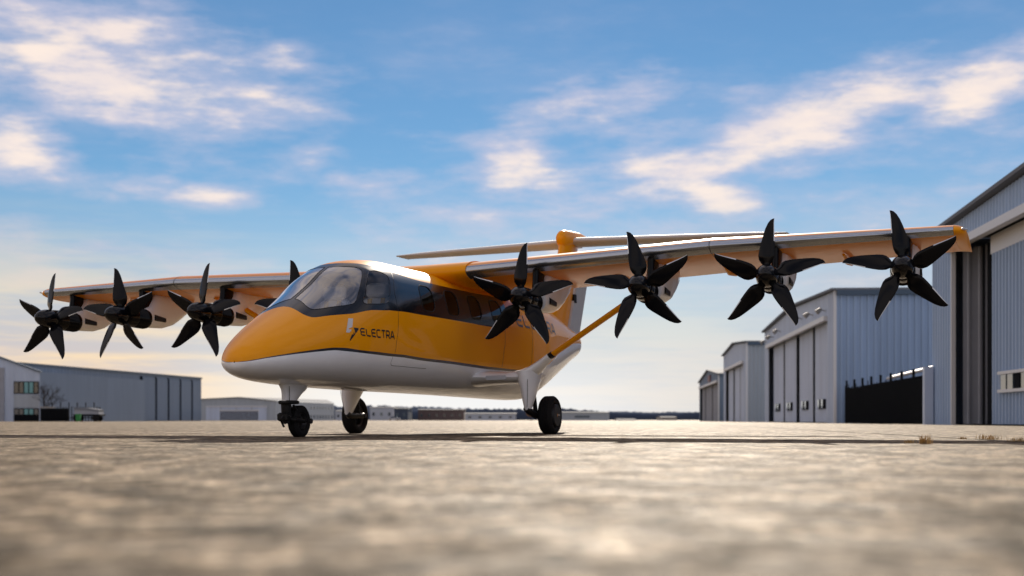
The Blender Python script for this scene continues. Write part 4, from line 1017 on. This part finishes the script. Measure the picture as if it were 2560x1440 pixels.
# bare tree against the long hangar wall
def bare_tree(label, u, D, h):
    T = empty('bare_tree', label, 'tree', ((u-1280)/3449*D, D, 0)); rnd = random.Random(5)
    mk('trunk', *tube([(0, 0, 0), (.05, 0, h*.2), (-.05, .05, h*.4)], [.16, .12, .09], 8), 'bark', T)
    br = []
    def grow(p, d, l, r, k):
        q = p+d*l; br.append(tube([p, p.lerp(q, .5)+Vector((rnd.uniform(-.05, .05), 0, rnd.uniform(-.05, .05)))*l, q], [r, r*.8, r*.55], 5))
        if k == 0: return
        for _ in range(3 if k > 1 else 4):
            nd = (d+Vector((rnd.uniform(-.8, .8), rnd.uniform(-.6, .6), rnd.uniform(-.25, .55)))).normalized(); grow(p.lerp(q, rnd.uniform(.5, 1)), nd, l*rnd.uniform(.6, .85), r*.55, k-1)
    for a in range(5): grow(Vector((0, 0, h*(.2+.05*a))), Vector((math.cos(a*1.4)*.6, math.sin(a*1.4)*.6, 1)).normalized(), h*.26, .07, 4)
    mk('crown', *join(*br), 'bark', T); return T
M['bark'] = mat('dark_bark', (.035, .03, .027), .9)
bare_tree('bare dark tree between the office building and the long left hangar', 118, 192., 5.6)
# white car parked on the far side
CR = empty('parked_car', 'tiny white car parked far off beyond the left main wheel', 'car'); D = 480.; x = at(985, D)
mk('body', *loft([[(x+a, D+b, z) for a, b in ((-2.1*k, -.85), (2.1*k, -.85), (2.1*k, .85), (-2.1*k, .85))] for z, k in ((.35, .96), (.6, 1.), (.85, .97))]), 'lighttrim', CR)
mk('cabin', *loft([[(x+a, D+b, z) for a, b in ((-1.3*k, -.78*k), (1.2*k, -.78*k), (1.2*k, .78*k), (-1.3*k, .78*k))] for z, k in ((.85, 1.), (1.4, .75))]), 'pane', CR)
for a in (-1.3, 1.3):
    for b in (-.8, .8):
        v, f = lathe([(-.1, .2), (-.1, .33), (.1, .33), (.1, .2)], 14, 'y'); mk('wheel', [(p[0]+x+a, p[1]+D+b, p[2]+.33) for p in v], f, 'rubber', CR)
# golden tree far behind the near wheel
GT = empty('autumn_tree', 'small golden-brown tree far behind the near main gear leg', 'tree', (at(1328, 300.), 300., 0)); rnd = random.Random(9)
M['gold'] = mat('golden_leaves', (.30, .17, .05), .8)
mk('trunk', *tube([(0, 0, 0), (.03, 0, 1.2)], [.09, .06], 8), 'bark', GT)
V = []; F = []
for k in range(900):
    d = Vector((rnd.gauss(0, 1), rnd.gauss(0, 1), rnd.gauss(0, 1))).normalized()*rnd.uniform(.2, 1)**.5; p = Vector((d.x*1.25, d.y*1.2, 1.9+d.z*1.0)); a = Vector((rnd.uniform(-1, 1), rnd.uniform(-1, 1), rnd.uniform(-1, 1))).normalized()*.13; b = a.cross(d).normalized()*.09; i = len(V)
    V += [p-a, p+b, p+a, p-b]; F.append((i, i+1, i+2, i+3))
mk('crown', V, F, 'gold', GT, smooth=False)
bpy.context.view_layer.update()
# put every group's empty at the foot of its thing
for o in [x for x in col.objects if x.type == 'EMPTY' and x.parent is None and x is not AIR and x.location.length < 1e-6]:
    P = [c.matrix_world @ Vector(b) for c in o.children for b in c.bound_box]
    c0 = Vector(((min(p.x for p in P)+max(p.x for p in P))/2, (min(p.y for p in P)+max(p.y for p in P))/2, 0))
    o.location = c0
    for c in o.children: c.location = c.location-c0
bpy.context.view_layer.update()
